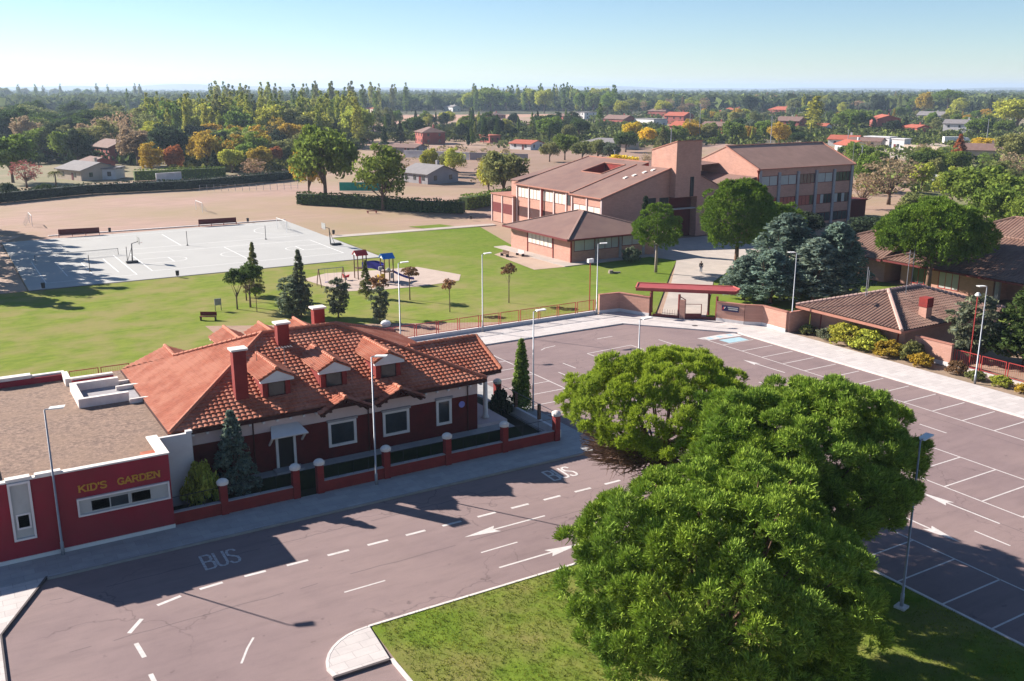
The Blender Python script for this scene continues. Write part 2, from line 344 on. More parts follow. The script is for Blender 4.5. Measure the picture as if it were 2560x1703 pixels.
# ------------------------------------------------------------------ road markings
Z = .004
def line(a, b, w, z=Z):
    a = Vector((*a, 0)); b = Vector((*b, 0)); d = (b-a).normalized(); n = Vector((-d.y, d.x, 0))*w/2
    return [(p.x, p.y) for p in (a-n, b-n, b+n, a+n)]
def marks(name, segs, w, mt='paint', z=Z):
    for i, (a, b) in enumerate(segs): struct(MB().sheet(line(a, b, w), z+.0004*(i % 3)), name, M[mt])
marks('centre_dash', [((17.0+2.47*i, 48.45), (18.3+2.47*i, 48.45)) for i in range(9)]+[((14.6, 48.5), (15.85, 48.5)), ((12.2, 48.5), (13.4, 48.5)), ((9.75, 48.35), (11.0, 48.45)), ((7.45, 47.8), (8.72, 48.15)), ((5.7, 45.78), (6.5, 46.85)), ((5.82, 44.67), (5.93, 43.22)), ((5.9, 41.68), (5.95, 40.2)), ((5.95, 38.7), (6, 37.2))], .22)
marks('lane_dash', [((24.71, 44.17), (27.21, 44.22)), ((16.26, 44.02), (18.64, 44.06)), ((32, 44.2), (34.5, 44.2)), ((10.83, 42.22), (10.31, 41.46)), ((10.31, 41.46), (9.7, 40.35))], .11)
def arrow(tip, tail, hw=.85, hl=2.3, w=.14):
    t = Vector(tip); b = Vector(tail); d = (b-t).normalized(); n = Vector((-d.y, d.x))
    q = t+d*hl; k = q-d*.25
    pts = [t, q+n*hw/2, k+n*w/2, b+n*w/2, b-n*w/2, k-n*w/2, q-n*hw/2]
    struct(MB().sheet([(p.x, p.y) for p in pts], Z+.001), 'lane_arrow', M['paint'])
arrow((24.82, 46.40), (30.58, 46.41)); arrow((30.3, 42.1), (24.7, 42.08)); arrow((53.9, 36.6), (53.95, 30.9)); arrow((49.6, 30.6), (49.75, 36.0))
arrow((66.9, 66.2), (67.1, 60.9), .8, 1.9); arrow((62.8, 55), (62.8, 60), .8, 1.9)
GL = {'B': ([[(0,0),(0,1),(.45,1),(.58,.9),(.58,.65),(.45,.53),(0,.53)],[(.45,.53),(.64,.42),(.64,.1),(.5,0),(0,0)]], .64),
 'U': ([[(0,1),(0,.18),(.12,.03),(.3,0),(.48,.03),(.6,.18),(.6,1)]], .6),
 'S': ([[(.58,.86),(.48,.97),(.3,1),(.12,.97),(.02,.82),(.06,.62),(.3,.51),(.54,.4),(.6,.2),(.5,.04),(.3,0),(.12,.03),(0,.15)]], .6),
 'K': ([[(.1,0),(.1,1)],[(.68,1),(.12,.42)],[(.3,.6),(.72,0)]], .8), 'I': ([[(.14,0),(.14,1)]], .3),
 'D': ([[(.1,0),(.1,1)],[(.1,1),(.4,1),(.62,.85),(.7,.5),(.62,.15),(.4,0),(.1,0)]], .76),
 "'": ([[(.1,1),(.08,.72)]], .22),
 'G': ([[(.64,.82),(.5,.96),(.34,1),(.12,.88),(.02,.5),(.12,.12),(.34,0),(.52,.03),(.64,.14),(.64,.42),(.44,.42)]], .74),
 'A': ([[(.02,0),(.36,1),(.70,0)],[(.15,.33),(.57,.33)]], .74), 'R': ([[(.1,0),(.1,1)],[(.1,1),(.48,1),(.6,.88),(.6,.64),(.48,.52),(.1,.52)],[(.38,.52),(.7,0)]], .76),
 'E': ([[(.1,0),(.1,1)],[(.1,1),(.6,1),(.6,.82)],[(.1,.52),(.46,.52)],[(.1,0),(.62,0),(.62,.2)]], .7), 'N': ([[(.1,0),(.1,1)],[(.1,1),(.66,0)],[(.66,0),(.66,1)]], .8)}
SER = {'K': [(.1,0),(.1,1),(.68,1),(.72,0)], 'I': [(.14,0),(.14,1)], 'D': [(.06,0),(.06,1)], 'A': [(.02,0),(.70,0)], 'R': [(.1,0),(.72,0),(.06,1)], 'E': [(.04,0),(.04,1)], 'N': [(.06,1),(.1,0),(.66,1)]}
def word(txt, o, u, v, n, wd, gap, th=.004, serif=False, hgt=1):
    mb = MB(); x = 0; k = 0
    for ch in txt:
        if ch == ' ': x += .55; continue
        g, wid = GL[ch]
        for pl in g:
            mb.stroke([(px+x, py) for px, py in pl], wd, o, u, v, n, k, th); k += 3
        if serif:
            for sx, sy in SER.get(ch, []):
                mb.stroke([(x+sx-.11, sy), (x+sx+.11, sy)], wd*.5, o, u, v, n, k, th+.006); k += 1
        x += wid+gap
    return mb
struct(word('BUS', (10.62, 50.35, .004), (.87, 0, 0), (.05, 1.75, 0), (0, 0, 1), .15, .2, .004), 'bus_lettering', M['paintw'])
struct(word('BUS', (34.2, 50.75, .004), (.9, 0, 0), (.08, 1.65, 0), (0, 0, 1), .16, .2, .004), 'bus_lettering', M['paint'])
# right-hand bays
bay = 2.76
segs = [((73.5, 71.45-bay*i), (69.15, 71.45-bay*i)) for i in range(16)]
marks('bay_line', segs, .11); marks('bay_line', [((69.15, 74.6), (69.15, 30))], .11)
# middle double bays
segs = [((61.8, 41.77-bay*i), (56.1, 41.77-bay*i)) for i in range(0, 7)]
marks('bay_line', segs, .11); marks('bay_line', [((61.85, 41.8), (61.9, 22)), ((56.1, 41.8), (56.0, 22))], .11)
segs = [((47.5, 35.0-bay*i), (42.2, 35.0-bay*i)) for i in range(0, 5)]
marks('bay_line', segs, .11); marks('bay_line', [((47.5, 37.8), (47.4, 22))], .11)
segs = [((41.1, 80.6-2.6*i), (46.6, 80.6-2.6*i)) for i in range(0, 8)]
marks('bay_line', segs, .11); marks('bay_line', [((46.6, 83.8), (46.6, 62))], .11)
marks('lane_dash', [((51, 74.45), (51.1, 72.4)), ((48.9, 72.1), (49.0, 70)), ((65.5, 45.1), (65.5, 42.7)), ((51.7, 31.1), (51.7, 28.8)), ((65.5, 34.8), (65.5, 32.5)), ((64.85, 76.7), (64.9, 74.3)), ((59.4, 80.3), (61.5, 80.4)), ((51.8, 79.6), (52.6, 80.1)), ((52.6, 80.1), (54, 80.3)), ((65.2, 60.8), (65.2, 58.9))], .12)
marks('bay_line', [((55.1, 76.1), (60.9, 76.4)), ((60.9, 76.4), (61.1, 71.5)), ((55.1, 76.1), (55.2, 71.5))], .11)
struct(MB().sheet([(68.7, 74.9), (71.9, 74.9), (73.7, 74.5), (73.7, 73.3), (69.1, 73.7)], Z), 'bay_marking', M['paint'])
struct(MB().sheet([(70.2, 73.2), (73.0, 73.0), (73.0, 71.6), (70.3, 71.7)], Z+.001), 'bay_marking', M['bluep'])
for x in (69.6, 71.0, 72.4): struct(MB().sheet([(x, 74.6), (x+.6, 74.55), (x+.6, 73.85), (x, 73.9)], Z+.003), 'bay_marking', M['bluep'])
for i, p in enumerate([(67.0, 72.6), (60.2, 75.2), (64.9, 48.2), (12.0, 46.0), (72, 79)]):
    z = .15 if i == 4 else .005
    mb = MB(); mb.add([(p[0]+.34*math.cos(a*math.pi/8), p[1]+.34*math.sin(a*math.pi/8), z) for a in range(16)], [tuple(range(16))])
    struct(mb, 'manhole_cover', M['kerbdark'] if i != 3 else M['asphalt'])
mb = MB(); rr_ = random.Random(3)
for (a, b) in (((3, 45.5), (41, 46.0)), ((2, 51.2), (30, 51.5)), ((43, 62), (73, 64)), ((54, 26), (54.4, 58)), ((68, 30), (67.5, 60))):
    n = 40; pts = [(a[0]+(b[0]-a[0])*i/n+rr_.uniform(-.06, .06), a[1]+(b[1]-a[1])*i/n+rr_.uniform(-.06, .06)) for i in range(n+1)]
    for i in range(n):
        if rr_.random() < .86: mb.sheet(line(pts[i], pts[i+1], .035), .0025)
struct(mb, 'tar_seam', mat('tar', (.09, .07, .075), None, 2))
# courts
def court_lines():
    z = .056
    segs = [((15.6, 160.8), (15.7, 148)), ((22.4, 160.7), (22.5, 147.7)), ((26.9, 163), (26.9, 146)), ((41.8, 162.5), (41.9, 146.3)), ((56.85, 162.5), (56.8, 146.4)), ((26.9, 146), (56.8, 146.4)), ((26.9, 163), (56.85, 162.5)), ((12.5, 144), (24.4, 144.1)), ((12.5, 163.5), (24.4, 163.6)), ((12.5, 144), (12.5, 163.5)), ((24.4, 144.1), (24.4, 163.6)), ((36, 183), (36, 168)), ((12, 184), (58, 186.8)), ((12, 168), (58, 168.6)), ((26.9, 157), (31.5, 157)), ((26.9, 152.5), (31.5, 152.5)), ((52.3, 157), (56.8, 157)), ((52.3, 152.5), (56.8, 152.5)), ((31.5, 157), (31.5, 152.5)), ((52.3, 157), (52.3, 152.5)), ((19, 160), (19, 148))]
    marks('court_line', segs, .13, 'courtpaint', z)
    for cx, cy, r, a0, a1 in ((31.6, 154.7, 2.2, -90, 90), (52.2, 154.7, 2.2, 90, 270), (41.8, 154.5, 2.6, 0, 360), (57.5, 177, 6, 90, 270), (12.5, 177, 6, -90, 90)):
        pts = [(cx+r*math.cos(math.radians(a0+(a1-a0)*i/20)), cy+r*math.sin(math.radians(a0+(a1-a0)*i/20))) for i in range(21)]
        mb = MB()
        for i in range(20): mb.sheet(line(pts[i], pts[i+1], .11), z+.002+.0005*(i % 2))
        struct(mb, 'court_line', M['courtpaint'])
court_lines()
# ------------------------------------------------------------------ roofs
def tiled(name, polys, mt, parent, tw=.37, rh=.40, amp=.055, step=.065, th=.22, sub=4):
    """roof slopes with real courses of curved tiles; polys = convex 3-D polygons, first edge along the eave"""
    bm = bmesh.new()
    for poly in polys:
        P = [Vector(p) for p in poly]; n = Vector((0, 0, 0))
        for i in range(len(P)): n += P[i].cross(P[(i+1) % len(P)])
        n.normalize()
        if n.z < 0: n = -n; P = P[::-1]
        v = (Vector((0, 0, 1))-n*n.z).normalized(); u = v.cross(n).normalized(); o = P[0]
        us = [(p-o).dot(u) for p in P]; vs = [(p-o).dot(v) for p in P]
        u0, v0 = min(us)-tw, min(vs); nu = int((max(us)-u0)/tw)+2; nv = int((max(vs)-v0)/rh)+1
        g = []; b2 = bmesh.new()
        for r in range(nv):
            for e in (0, 1):
                row = []
                for c in range(nu*sub+1):
                    h = amp*abs(math.sin(math.pi*c/sub))+(step if e == 0 else 0)
                    row.append(b2.verts.new(o+u*(u0+c*tw/sub)+v*(v0+(r+e)*rh)+n*h))
                g.append(row)
        for i in range(len(g)-1):
            A, B = g[i], g[i+1]
            for c in range(len(A)-1): b2.faces.new((A[c], A[c+1], B[c+1], B[c]))
        cen = sum(P, Vector())/len(P)
        for i in range(len(P)):
            a, c = P[i], P[(i+1) % len(P)]; pn = (c-a).cross(n).normalized()
            if pn.dot(cen-a) > 0: pn = -pn
            bmesh.ops.bisect_plane(b2, geom=b2.verts[:]+b2.edges[:]+b2.faces[:], plane_co=a, plane_no=pn, clear_outer=True)
        me = bpy.data.meshes.new('t'); b2.to_mesh(me); b2.free(); bm.from_mesh(me); bpy.data.meshes.remove(me)
        k = len(P); top = [bm.verts.new(p-n*.02) for p in P]; bot = [bm.verts.new(p-n*th) for p in P]
        bm.faces.new(top); bm.faces.new(bot[::-1])
        for i in range(k): bm.faces.new((top[i], bot[i], bot[(i+1) % k], top[(i+1) % k]))
    me = bpy.data.meshes.new(name); o3 = Vector((0, 0, 0)); p = parent
    while p: o3 += p.location; p = p.parent
    bmesh.ops.translate(bm, verts=bm.verts[:], vec=-o3); bm.to_mesh(me); bm.free()
    return link(name, me, mt, parent)
def ridge(mb, p0, p1, r=.15, seg=.42):
    p0 = Vector(p0); p1 = Vector(p1); L = (p1-p0).length; n = max(1, int(L/seg)); d = (p1-p0)/n
    for i in range(n):
        a = p0+d*i; mb.tube([a, a+d*1.08], [r*1.15, r*.9], 7)
def window(parent, ax, a0, a1, z0, z1, pos, s, panes=1, fr='white', gl='glass', fw=.14, pr=.07, name='window', label=None, sill=None, blinds=None):
    """window on plane ax ('X' or 'Y') = pos facing s (+1/-1): proud frame, pane slightly inside it"""
    def B(mb, u0, u1, w0, w1, d0, d1):
        if ax == 'Y': mb.box(u0, pos+s*d0, w0, u1, pos+s*d1, w1)
        else: mb.box(pos+s*d0, u0, w0, pos+s*d1, u1, w1)
    f = MB(); B(f, a0, a1, z0, z0+fw, -.02, pr); B(f, a0, a1, z1-fw, z1, -.02, pr)
    B(f, a0, a0+fw, z0+fw, z1-fw, -.02, pr); B(f, a1-fw, a1, z0+fw, z1-fw, -.02, pr)
    ww = (a1-a0-2*fw)/panes
    for i in range(1, panes): c = a0+fw+ww*i; B(f, c-.03, c+.03, z0+fw, z1-fw, -.02, pr*.8)
    o = f.obj(name, M[fr], parent, label)
    for i in range(panes):
        g = MB(); c0 = a0+fw+ww*i+(.03 if i else 0); c1 = a0+fw+ww*(i+1)-(.03 if i < panes-1 else 0)
        B(g, c0, c1, z0+fw, z1-fw, 0.0, .012+.001*i)
        gm = gl if not blinds else blinds[i % len(blinds)]
        g.obj('pane', M[gm], o)
    if sill:
        q = MB(); B(q, a0-.08, a1+.08, z1, z1+.16, -.02, .2); q.obj('lintel', M[sill], o)
    return o
# ------------------------------------------------------------------ red brick house with clay tile roof
H = thing('brick_house', 'long dark red brick house with orange clay tile roof, dormers and three tall chimneys', 'house', (23.5, 70, 0))
MB().box(12.3, 62.6, -.7, 34.8, 78.3, 2.88).obj('wall', M['rbrick'], H)
MB().box(12.28, 62.58, 2.88, 34.82, 78.32, 4.12).obj('upper_wall', M['pink'], H, 'pale pink band of wall under the eaves')
ap0, ap1 = (20.5, 70.5, 7.9), (26.4, 70.5, 7.9)
c0, c1_, c2_, c3_ = (11.5, 62, 4.2), (35.3, 62, 4.2), (35.3, 79, 4.2), (11.5, 79.3, 4.2)
roof = tiled('roof', [[c0, c1_, ap1, ap0], [c3_, c0, ap0, (15, 75.7, 5.64)], [(11.5, 79.3, 4.2), (15, 75.7, 5.64), (15, 79.3, 5.64)], [c1_, c2_, ap1], [c2_, c3_, ap0, ap1],
     [(18.5, 79.3, 4.2), (15, 79.3, 5.64), (15, 74, 5.64), (18.5, 74, 4.2)],
     [(29.5, 63.5, 4.2), (37.5, 63.5, 4.2), (37.5, 67.6, 6.05), (29.5, 67.6, 6.05)], [(37.5, 71.7, 4.2), (29.5, 71.7, 4.2), (29.5, 67.6, 6.05), (37.5, 67.6, 6.05)]], M['tile'], H)
rb = MB()
for a, b in ((ap0, ap1), (ap0, c0), (ap1, c1_), (ap1, c2_), (ap0, (15, 75.7, 5.64)), ((15, 75.7, 5.64), (15, 79.3, 5.64)), ((31.4, 67.6, 6.05), (37.5, 67.6, 6.05)), ((37.5, 67.6, 6.05), (37.5, 63.5, 4.25))):
    ridge(rb, Vector(a)+Vector((0, 0, .07)), Vector(b)+Vector((0, 0, .07)), .15)
rb.obj('ridge_tiles', M['cap'], roof)
fb = MB()
for a, b in ((c0, c1_), (c1_, c2_), (c3_, c0), ((35.4, 63.4, 4.2), (37.5, 63.5, 4.2))): fb.bar(Vector(a)-Vector((0, 0, .14)), Vector(b)-Vector((0, 0, .14)), .12, .24)
for x in (12.0, 35.0): pass
fb.box(12.0, 62.05, 3.86, 35.2, 62.58, 3.98)
fb.obj('eave_board', M['wood'], roof)
for i in range(24):
    x = 12.9+.95*i
    if any(abs(x-c) < 1.8 for c in (23.5, 27.75)): continue
    MB().box(x, 61.95, 3.74, x+.16, 62.6, 3.86).obj('rafter_end', M['white'], H)
MB().add([(37.2, 63.9, 4.0), (37.2, 71.3, 4.0), (37.2, 67.6, 5.8), (37.1, 63.9, 4.0), (37.1, 71.3, 4.0), (37.1, 67.6, 5.8)], [(0,1,2),(5,4,3),(0,3,4,1),(1,4,5,2),(2,5,3,0)]).obj('gable', M['pink'], H)
MB().box(34.8, 63.8, 3.75, 37.2, 64.1, 4.0).box(36.95, 64.1, 3.75, 37.2, 71.3, 4.0).obj('porch_beam', M['white'], H)
for x, y in ((36.3, 63.95), (36.3, 68), (37.0, 71)):
    MB().tube([(x, y, .25), (x, y, .35), (x, y, .5), (x, y, 3.4), (x, y, 3.55), (x, y, 3.75)], [.30, .30, .2, .17, .17, .28], 12).obj('column', M['white'], H, smooth=True)
MB().box(34.8, 62.7, -.7, 37.6, 71.5, .22).obj('porch_floor', M['pink'], H)
# front eave gables over the two wide windows
for x in (23.5, 27.75):
    g = tiled('eave_gable', [[(x-1.95, 61.35, 3.85), (x, 61.35, 4.78), (x, 63.6, 4.78), (x-1.95, 63.6, 3.85)], [(x+1.95, 61.35, 3.85), (x+1.95, 63.6, 3.85), (x, 63.6, 4.78), (x, 61.35, 4.78)]], M['tile'], H, th=.16)
    q = MB(); ridge(q, (x, 61.35, 4.85), (x, 63.4, 4.85), .13); q.obj('ridge_tiles', M['cap'], g)
    q = MB(); q.bar((x-1.95, 61.36, 3.74), (x, 61.36, 4.66), .1, .16); q.bar((x+1.95, 61.36, 3.74), (x, 61.36, 4.66), .1, .16)
    for k in range(4):
        q.box(x-1.75+.5*k, 61.4, 3.62+.24*k, x-1.55+.5*k, 62.5, 3.74+.24*k); q.box(x+1.55-.5*k, 61.4, 3.62+.24*k, x+1.75-.5*k, 62.5, 3.74+.24*k)
    q.obj('eave_board', M['wood'], g)
    MB().add([(x-1.8, 62.5, 3.6), (x+1.8, 62.5, 3.6), (x, 62.5, 4.62), (x-1.8, 62.7, 3.6), (x+1.8, 62.7, 3.6), (x, 62.7, 4.62)], [(0,1,2),(5,4,3),(0,3,4,1),(1,4,5,2),(2,5,3,0)]).obj('gable', M['pink'], g)
# dormers (front) and their mirror images behind
def dormer(x, y0, sgn, front=True):
    yb = y0+sgn*4.4; w = 1.0
    z0 = 4.5 if front else 4.4
    d = MB().box(x-w, y0, z0, x+w, yb, 6.38).obj('dormer', M['cbrick'], H)
    def s(xx, yy, zz): return (xx, yy, zz)
    ys = y0-sgn*.32; e = 1.3
    r = tiled('dormer_roof', [[(x-e, ys, 6.38), (x, ys, 7.04), (x, yb+sgn*.4, 7.04), (x-e, yb+sgn*.4, 6.38)], [(x+e, ys, 6.38), (x+e, yb+sgn*.4, 6.38), (x, yb+sgn*.4, 7.04), (x, ys, 7.04)]], M['tile'], d, tw=.3, rh=.36, amp=.06, th=.1)
    q = MB(); ridge(q, (x, ys, 7.11), (x, yb, 7.11), .13, .34)
    q.obj('ridge_tiles', M['cap'], d)
    yf = y0-sgn*.2
    MB().add([(x-1.2, ys+sgn*.03, 6.30), (x+1.2, ys+sgn*.03, 6.30), (x, ys+sgn*.03, 6.91), (x-1.2, y0, 6.30), (x+1.2, y0, 6.30), (x, y0, 6.91)], [(0,1,2),(5,4,3),(0,3,4,1),(1,4,5,2),(2,5,3,0)]).box(x-1.2, min(ys, y0)+.03, 6.12, x+1.2, max(ys, y0)-.01, 6.29).obj('dormer_pediment', M['white'], d)
    window(d, 'Y', x-.62, x+.62, 5.02, 6.06, y0, -sgn, 1, 'wood', 'glass', .07, .05, 'dormer_window')
for x in (19.3, 23.55, 27.85): dormer(x, 63.75, 1)
for x in (19.4, 22.3, 25.3): dormer(x, 77.2, -1, False)
for x, y, zb, zt in ((16.9, 64.2, 4.0, 8.6), (21.6, 69.1, 6.3, 8.85), (25.6, 72.2, 6.2, 8.95)):
    ch = MB().box(x-.45, y-.35, zb, x+.45, y+.35, zt).obj('chimney', M['cbrick'], H)
    MB().box(x-.58, y-.48, zt+.0, x+.58, y+.48, zt+.13).obj('chimney_cap', M['coping'], ch)
window(H, 'Y', 22.5, 24.65, .84, 2.76, 62.6, -1, 1, 'white', 'glass', .2, .09, sill='concrete')
window(H, 'Y', 26.75, 28.9, .84, 2.78, 62.6, -1, 1, 'white', 'glass', .2, .09, sill='concrete')
window(H, 'Y', 31.18, 32.5, .88, 2.95, 62.6, -1, 1, 'white', 'glass', .2, .09, sill='concrete')
dr = MB().box(18.6, 62.48, 0.1, 18.78, 62.62, 2.5).box(19.87, 62.48, .1, 20.05, 62.62, 2.5).box(18.6, 62.48, 2.5, 20.05, 62.62, 2.68).obj('door', M['white'], H)
MB().box(18.78, 62.56, .1, 19.87, 62.59, 2.5).obj('door_leaf', M['dark'], dr)
MB().slab([(18.0, 61.4, 2.75), (20.65, 61.4, 2.75), (20.3, 62.55, 3.25), (18.35, 62.55, 3.25)], .1).bar((18.15, 62.5, 1.9), (18.15, 61.6, 2.7), .12).bar((20.5, 62.5, 1.9), (20.5, 61.6, 2.7), .12).obj('door_canopy', M['white'], H)
MB().box(18.3, 61.6, -.1, 20.3, 62.5, .1).obj('doorstep', M['concrete'], H)
for x in (17.1, 25.6, 33.9): MB().tube([(x, 62.5, .0), (x, 62.5, 3.9)], .05, 6).obj('downpipe', M['wood'], H)
mb = MB(); mb.tube([(33.4, 62.58, 2.25), (33.4, 62.52, 2.25)], .26, 12); mb.obj('number_plaque', mat('plaque_blue', (.25, .25, .6), None, 2), H)
mb = MB()
for k in range(5): mb.tube([(18.9+.0*k, 66.8, 5.9), (18.9, 66.8, 8.1)], .02, 5)
mb.tube([(20.9, 66.6, 6.1), (20.9, 66.6, 7.7)], .025, 5)
mb.bar((20.3, 66.6, 7.65), (21.5, 66.6, 7.65), .03)
for k in range(6): mb.bar((20.35+.22*k, 66.35, 7.67), (20.35+.22*k, 66.85, 7.67), .02)
mb.obj('tv_antenna', M['steel'], H)
# the house stands on a terrace a little above the street
def walk(o):
    for c in o.children: yield c; yield from walk(c)
H.location = (H.location[0]*.975, H.location[1]*.975, 0)
for c in walk(H):
    for v in c.data.vertices: v.co = v.co*.975+Vector((0, 0, .65))
MB().prism([(11.9, 60.0), (36.7, 60.0), (36.7, 70), (11.9, 70)], -.1, .62).obj('terrace', M['pave2'], kind='structure')
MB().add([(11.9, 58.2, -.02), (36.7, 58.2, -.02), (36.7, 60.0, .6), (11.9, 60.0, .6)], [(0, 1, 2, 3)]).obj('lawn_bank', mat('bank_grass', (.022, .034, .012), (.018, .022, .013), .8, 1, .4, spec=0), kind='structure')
# ------------------------------------------------------------------ crimson nursery block with flat gravel roof
K = thing('nursery_building', 'low crimson building with flat gravel roof and gold lettering on its front wall', 'building', (3, 64, 0))
MB().box(.8, 56.5, .1, 10.3, 60.2, 4.5).box(-14, 60.2, .1, 12.0, 78, 4.499).obj('wall', M['rstucco'], K)
MB().box(.78, 56.44, .1, 10.32, 56.5, .36).obj('plinth', M['white'], K)
MB().box(1.1, 56.8, 4.5, 10.0, 60.4, 4.56).box(-13.8, 60.4, 4.5, 12.0, 77.7, 4.561).obj('gravel_roof', M['gravel'], K)
MB().box(.8, 56.5, 4.5, 10.3, 56.78, 4.9).box(10.02, 56.78, 4.5, 10.3, 60.0, 4.9).box(.8, 56.78, 4.5, 1.08, 60.3, 4.9).box(-14, 60.2, 4.5, .8, 60.45, 4.9).obj('parapet', M['rstucco'], K)
cp = MB().box(.74, 56.44, 4.9, 10.36, 56.84, 4.99).box(9.7, 56.84, 4.9, 10.36, 60.0, 4.991).box(.74, 56.84, 4.9, 1.14, 60.3, 4.991).box(1.62, 56.42, 4.99, 2.86, 56.9, 5.1).box(3.1, 56.45, 4.99, 4.44, 56.83, 5.12)
cp.box(-14, 77.6, 4.56, 2.4, 78.05, 5.1).box(2.4, 77.4, 4.56, 4.9, 78.1, 5.25).box(4.9, 77.6, 4.56, 7.2, 78.0, 5.12).box(7.0, 75.4, 4.56, 7.4, 77.6, 5.12).box(7.4, 75.2, 4.56, 10.3, 75.6, 5.15).box(10.3, 73.9, 4.56, 12, 74.1, 4.8)
cp.obj('coping', M['coping'], K)
MB().box(-14, 77.3, 4.56, 7.0, 77.6, 5.0).box(7.4, 75.0, 4.56, 10.3, 75.2, 5.0).obj('inner_parapet', M['rstucco'], K)
sk = MB().box(7.1, 69.4, 4.56, 7.5, 73.9, 5.2).box(7.5, 69.4, 4.56, 10.4, 69.75, 5.201).box(7.5, 73.5, 4.56, 10.4, 73.9, 5.201).box(10.0, 72.2, 4.56, 11.6, 72.45, 4.9).box(10.3, 68.6, 4.56, 11.6, 68.8, 4.9).obj('light_well', M['coping'], K)
MB().box(7.5, 69.75, 4.56, 11.3, 73.5, 4.62).obj('well_floor', M['concrete'], sk)
MB().box(9.0, 57.3, 4.56, 9.9, 58.2, 4.7).obj('roof_hatch', M['tile'], K)
MB().box(10.3, 59.9, 0, 12.45, 60.15, 4.75).box(12.1, 59.86, 4.75, 12.5, 60.2, 4.9).obj('side_wall', M['white'], K)
window(K, 'Y', 5.06, 10.18, 2.1, 3.2, 56.5, -1, 1, 'white', 'blind2', .1, .16, label=None)
window(K, 'Y', 5.75, 7.9, 2.24, 2.98, 56.5, -1, 2, 'blind2', 'glass', .07, .04)
window(K, 'Y', 7.95, 9.15, 2.24, 2.98, 56.5, -1, 1, 'blind2', 'glass', .07, .035)
window(K, 'Y', 1.67, 2.82, 1.42, 4.88, 56.5, -1, 1, 'white', 'blind2', .12, .16)
window(K, 'Y', 1.9, 2.65, 2.05, 2.97, 56.5, -1, 1, 'white', 'glass', .1, .05)
for ch_i, (txt, x) in enumerate((("KID'S", 5.22), ("GARDEN", 7.35))):
    xx = x
    for ch in txt:
        g, wid = GL[ch]; sc_x = .50
        word(ch, (xx, 56.495, 3.575), (sc_x, 0, 0), (0, 0, .38), (0, -1, 0), .085, 0, .03, serif=True).obj('letter', M['gold'], K); xx += (wid+(.06 if txt == 'GARDEN' else .08))*sc_x
# ------------------------------------------------------------------ garden wall with capped pillars
W_ = thing('garden_wall', 'low dark red garden wall with white capped pillars and wire mesh along the grey pavement', 'wall', (24, 56.9, 0))
for a, b in ((10.3, 13.2), (13.65, 17.85), (19.95, 24.25), (24.7, 28.95), (29.4, 33.65), (34.1, 38.2)):
    p = MB().box(a, 56.8, 0, b, 57.05, .92).obj('wall_panel', M['fbrick'], W_)
    MB().box(a, 56.76, .92, b, 57.09, .97).obj('coping', M['concrete'], p)
    q = MB(); q.bar((a, 56.92, 1.9), (b, 56.92, 1.9), .03)
    n = int((b-a)/1.4)
    for k in range(1, n+1): q.bar((a+(b-a)*k/(n+1), 56.92, .97), (a+(b-a)*k/(n+1), 56.92, 1.9), .02)
    q.obj('wire_mesh', M['black'], W_)
for x in (13.42, 18.08, 19.72, 24.47, 29.17, 33.87, 38.45):
    p = MB().box(x-.22, 56.68, 0, x+.22, 57.14, 2.12).obj('pillar', M['fbrick'], W_)
    c = MB(); c.tube([(x, 56.91, 2.12), (x, 56.91, 2.3), (x, 56.91, 2.4), (x, 56.91, 2.47), (x, 56.91, 2.5)], [.36, .37, .28, .15, .03], 10).obj('pillar_cap', M['coping'], p)
W2 = thing('side_garden_wall', 'low white side wall with dark posts and mesh facing the parking bays', 'wall', (39, 62, 0))
MB().box(38.85, 57.2, 0, 39.1, 65.8, .75).obj('wall_panel', M['white'], W2)
for y in (60.1, 63.6): MB().box(38.85, y-.09, .75, 39.08, y+.09, 2.0).obj('post', M['post'], W2)
q = MB().bar((38.97, 57.2, 2.0), (38.97, 65.8, 2.0), .03)
for k in range(1, 6): q.bar((38.97, 57.2, .75+.2*k), (38.97, 65.8, .75+.2*k), .008)
q.obj('wire_mesh', M['steel'], W2)
p = MB().box(38.4, 65.8, 0, 38.9, 66.3, 2.2).obj('pillar', M['fbrick'], W2)
MB().tube([(38.65, 66.05, 2.2), (38.65, 66.05, 2.4), (38.65, 66.05, 2.55), (38.65, 66.05, 2.6)], [.36, .37, .2, .03], 10).obj('pillar_cap', M['coping'], p)
# ------------------------------------------------------------------ street lamps
def lamp(x, y, h, rz, label, base=False):
    t = thing('street_lamp', label, 'street lamp', (x, y, 0.0), 'tall grey street lamps around the car park', rz)
    MB().tube([(0, 0, 0), (0, 0, .9), (0, 0, .92), (0, 0, h-.1)], [.10, .10, .07, .045], 10).obj('pole', M['steel'], t, local=True, smooth=True)
    MB().bar((0, 0, h-.08), (.55, 0, h), .06).obj('arm', M['steel'], t, local=True)
    MB().add([(.25, -.2, h+.02), (1.05, -.22, h+.06), (1.05, .22, h+.06), (.25, .2, h+.02), (.2, -.14, h-.08), (1.0, -.2, h-.03), (1.0, .2, h-.03), (.2, .14, h-.08)],
             [(0,1,2,3),(7,6,5,4),(0,4,5,1),(1,5,6,2),(2,6,7,3),(3,7,4,0)]).obj('lamp_head', M['lampw'], t, local=True)
    if base: MB().box(-.28, -.28, 0, .28, .28, .22).obj('base_plate', M['kerb'], t, local=True)
    return t
lamp(4.0, 56.2, 8.95, math.pi*.1-.6, 'grey street lamp in front of the crimson nursery wall')
lamp(23.4, 56.2, 9.15, -.7, 'grey street lamp standing against the garden wall of the brick house')
lamp(65.8, 90.1-.9, 8.6, -.5, 'street lamp beside the left end of the school gate wall')
lamp(79.2, 71.5, 8.95, 2.9, 'street lamp on the pale pavement at the corner where the school wall ends')
lamp(79.1, 49.4, 9.1, 2.9, 'rightmost street lamp, on the pale pavement by the bushes')
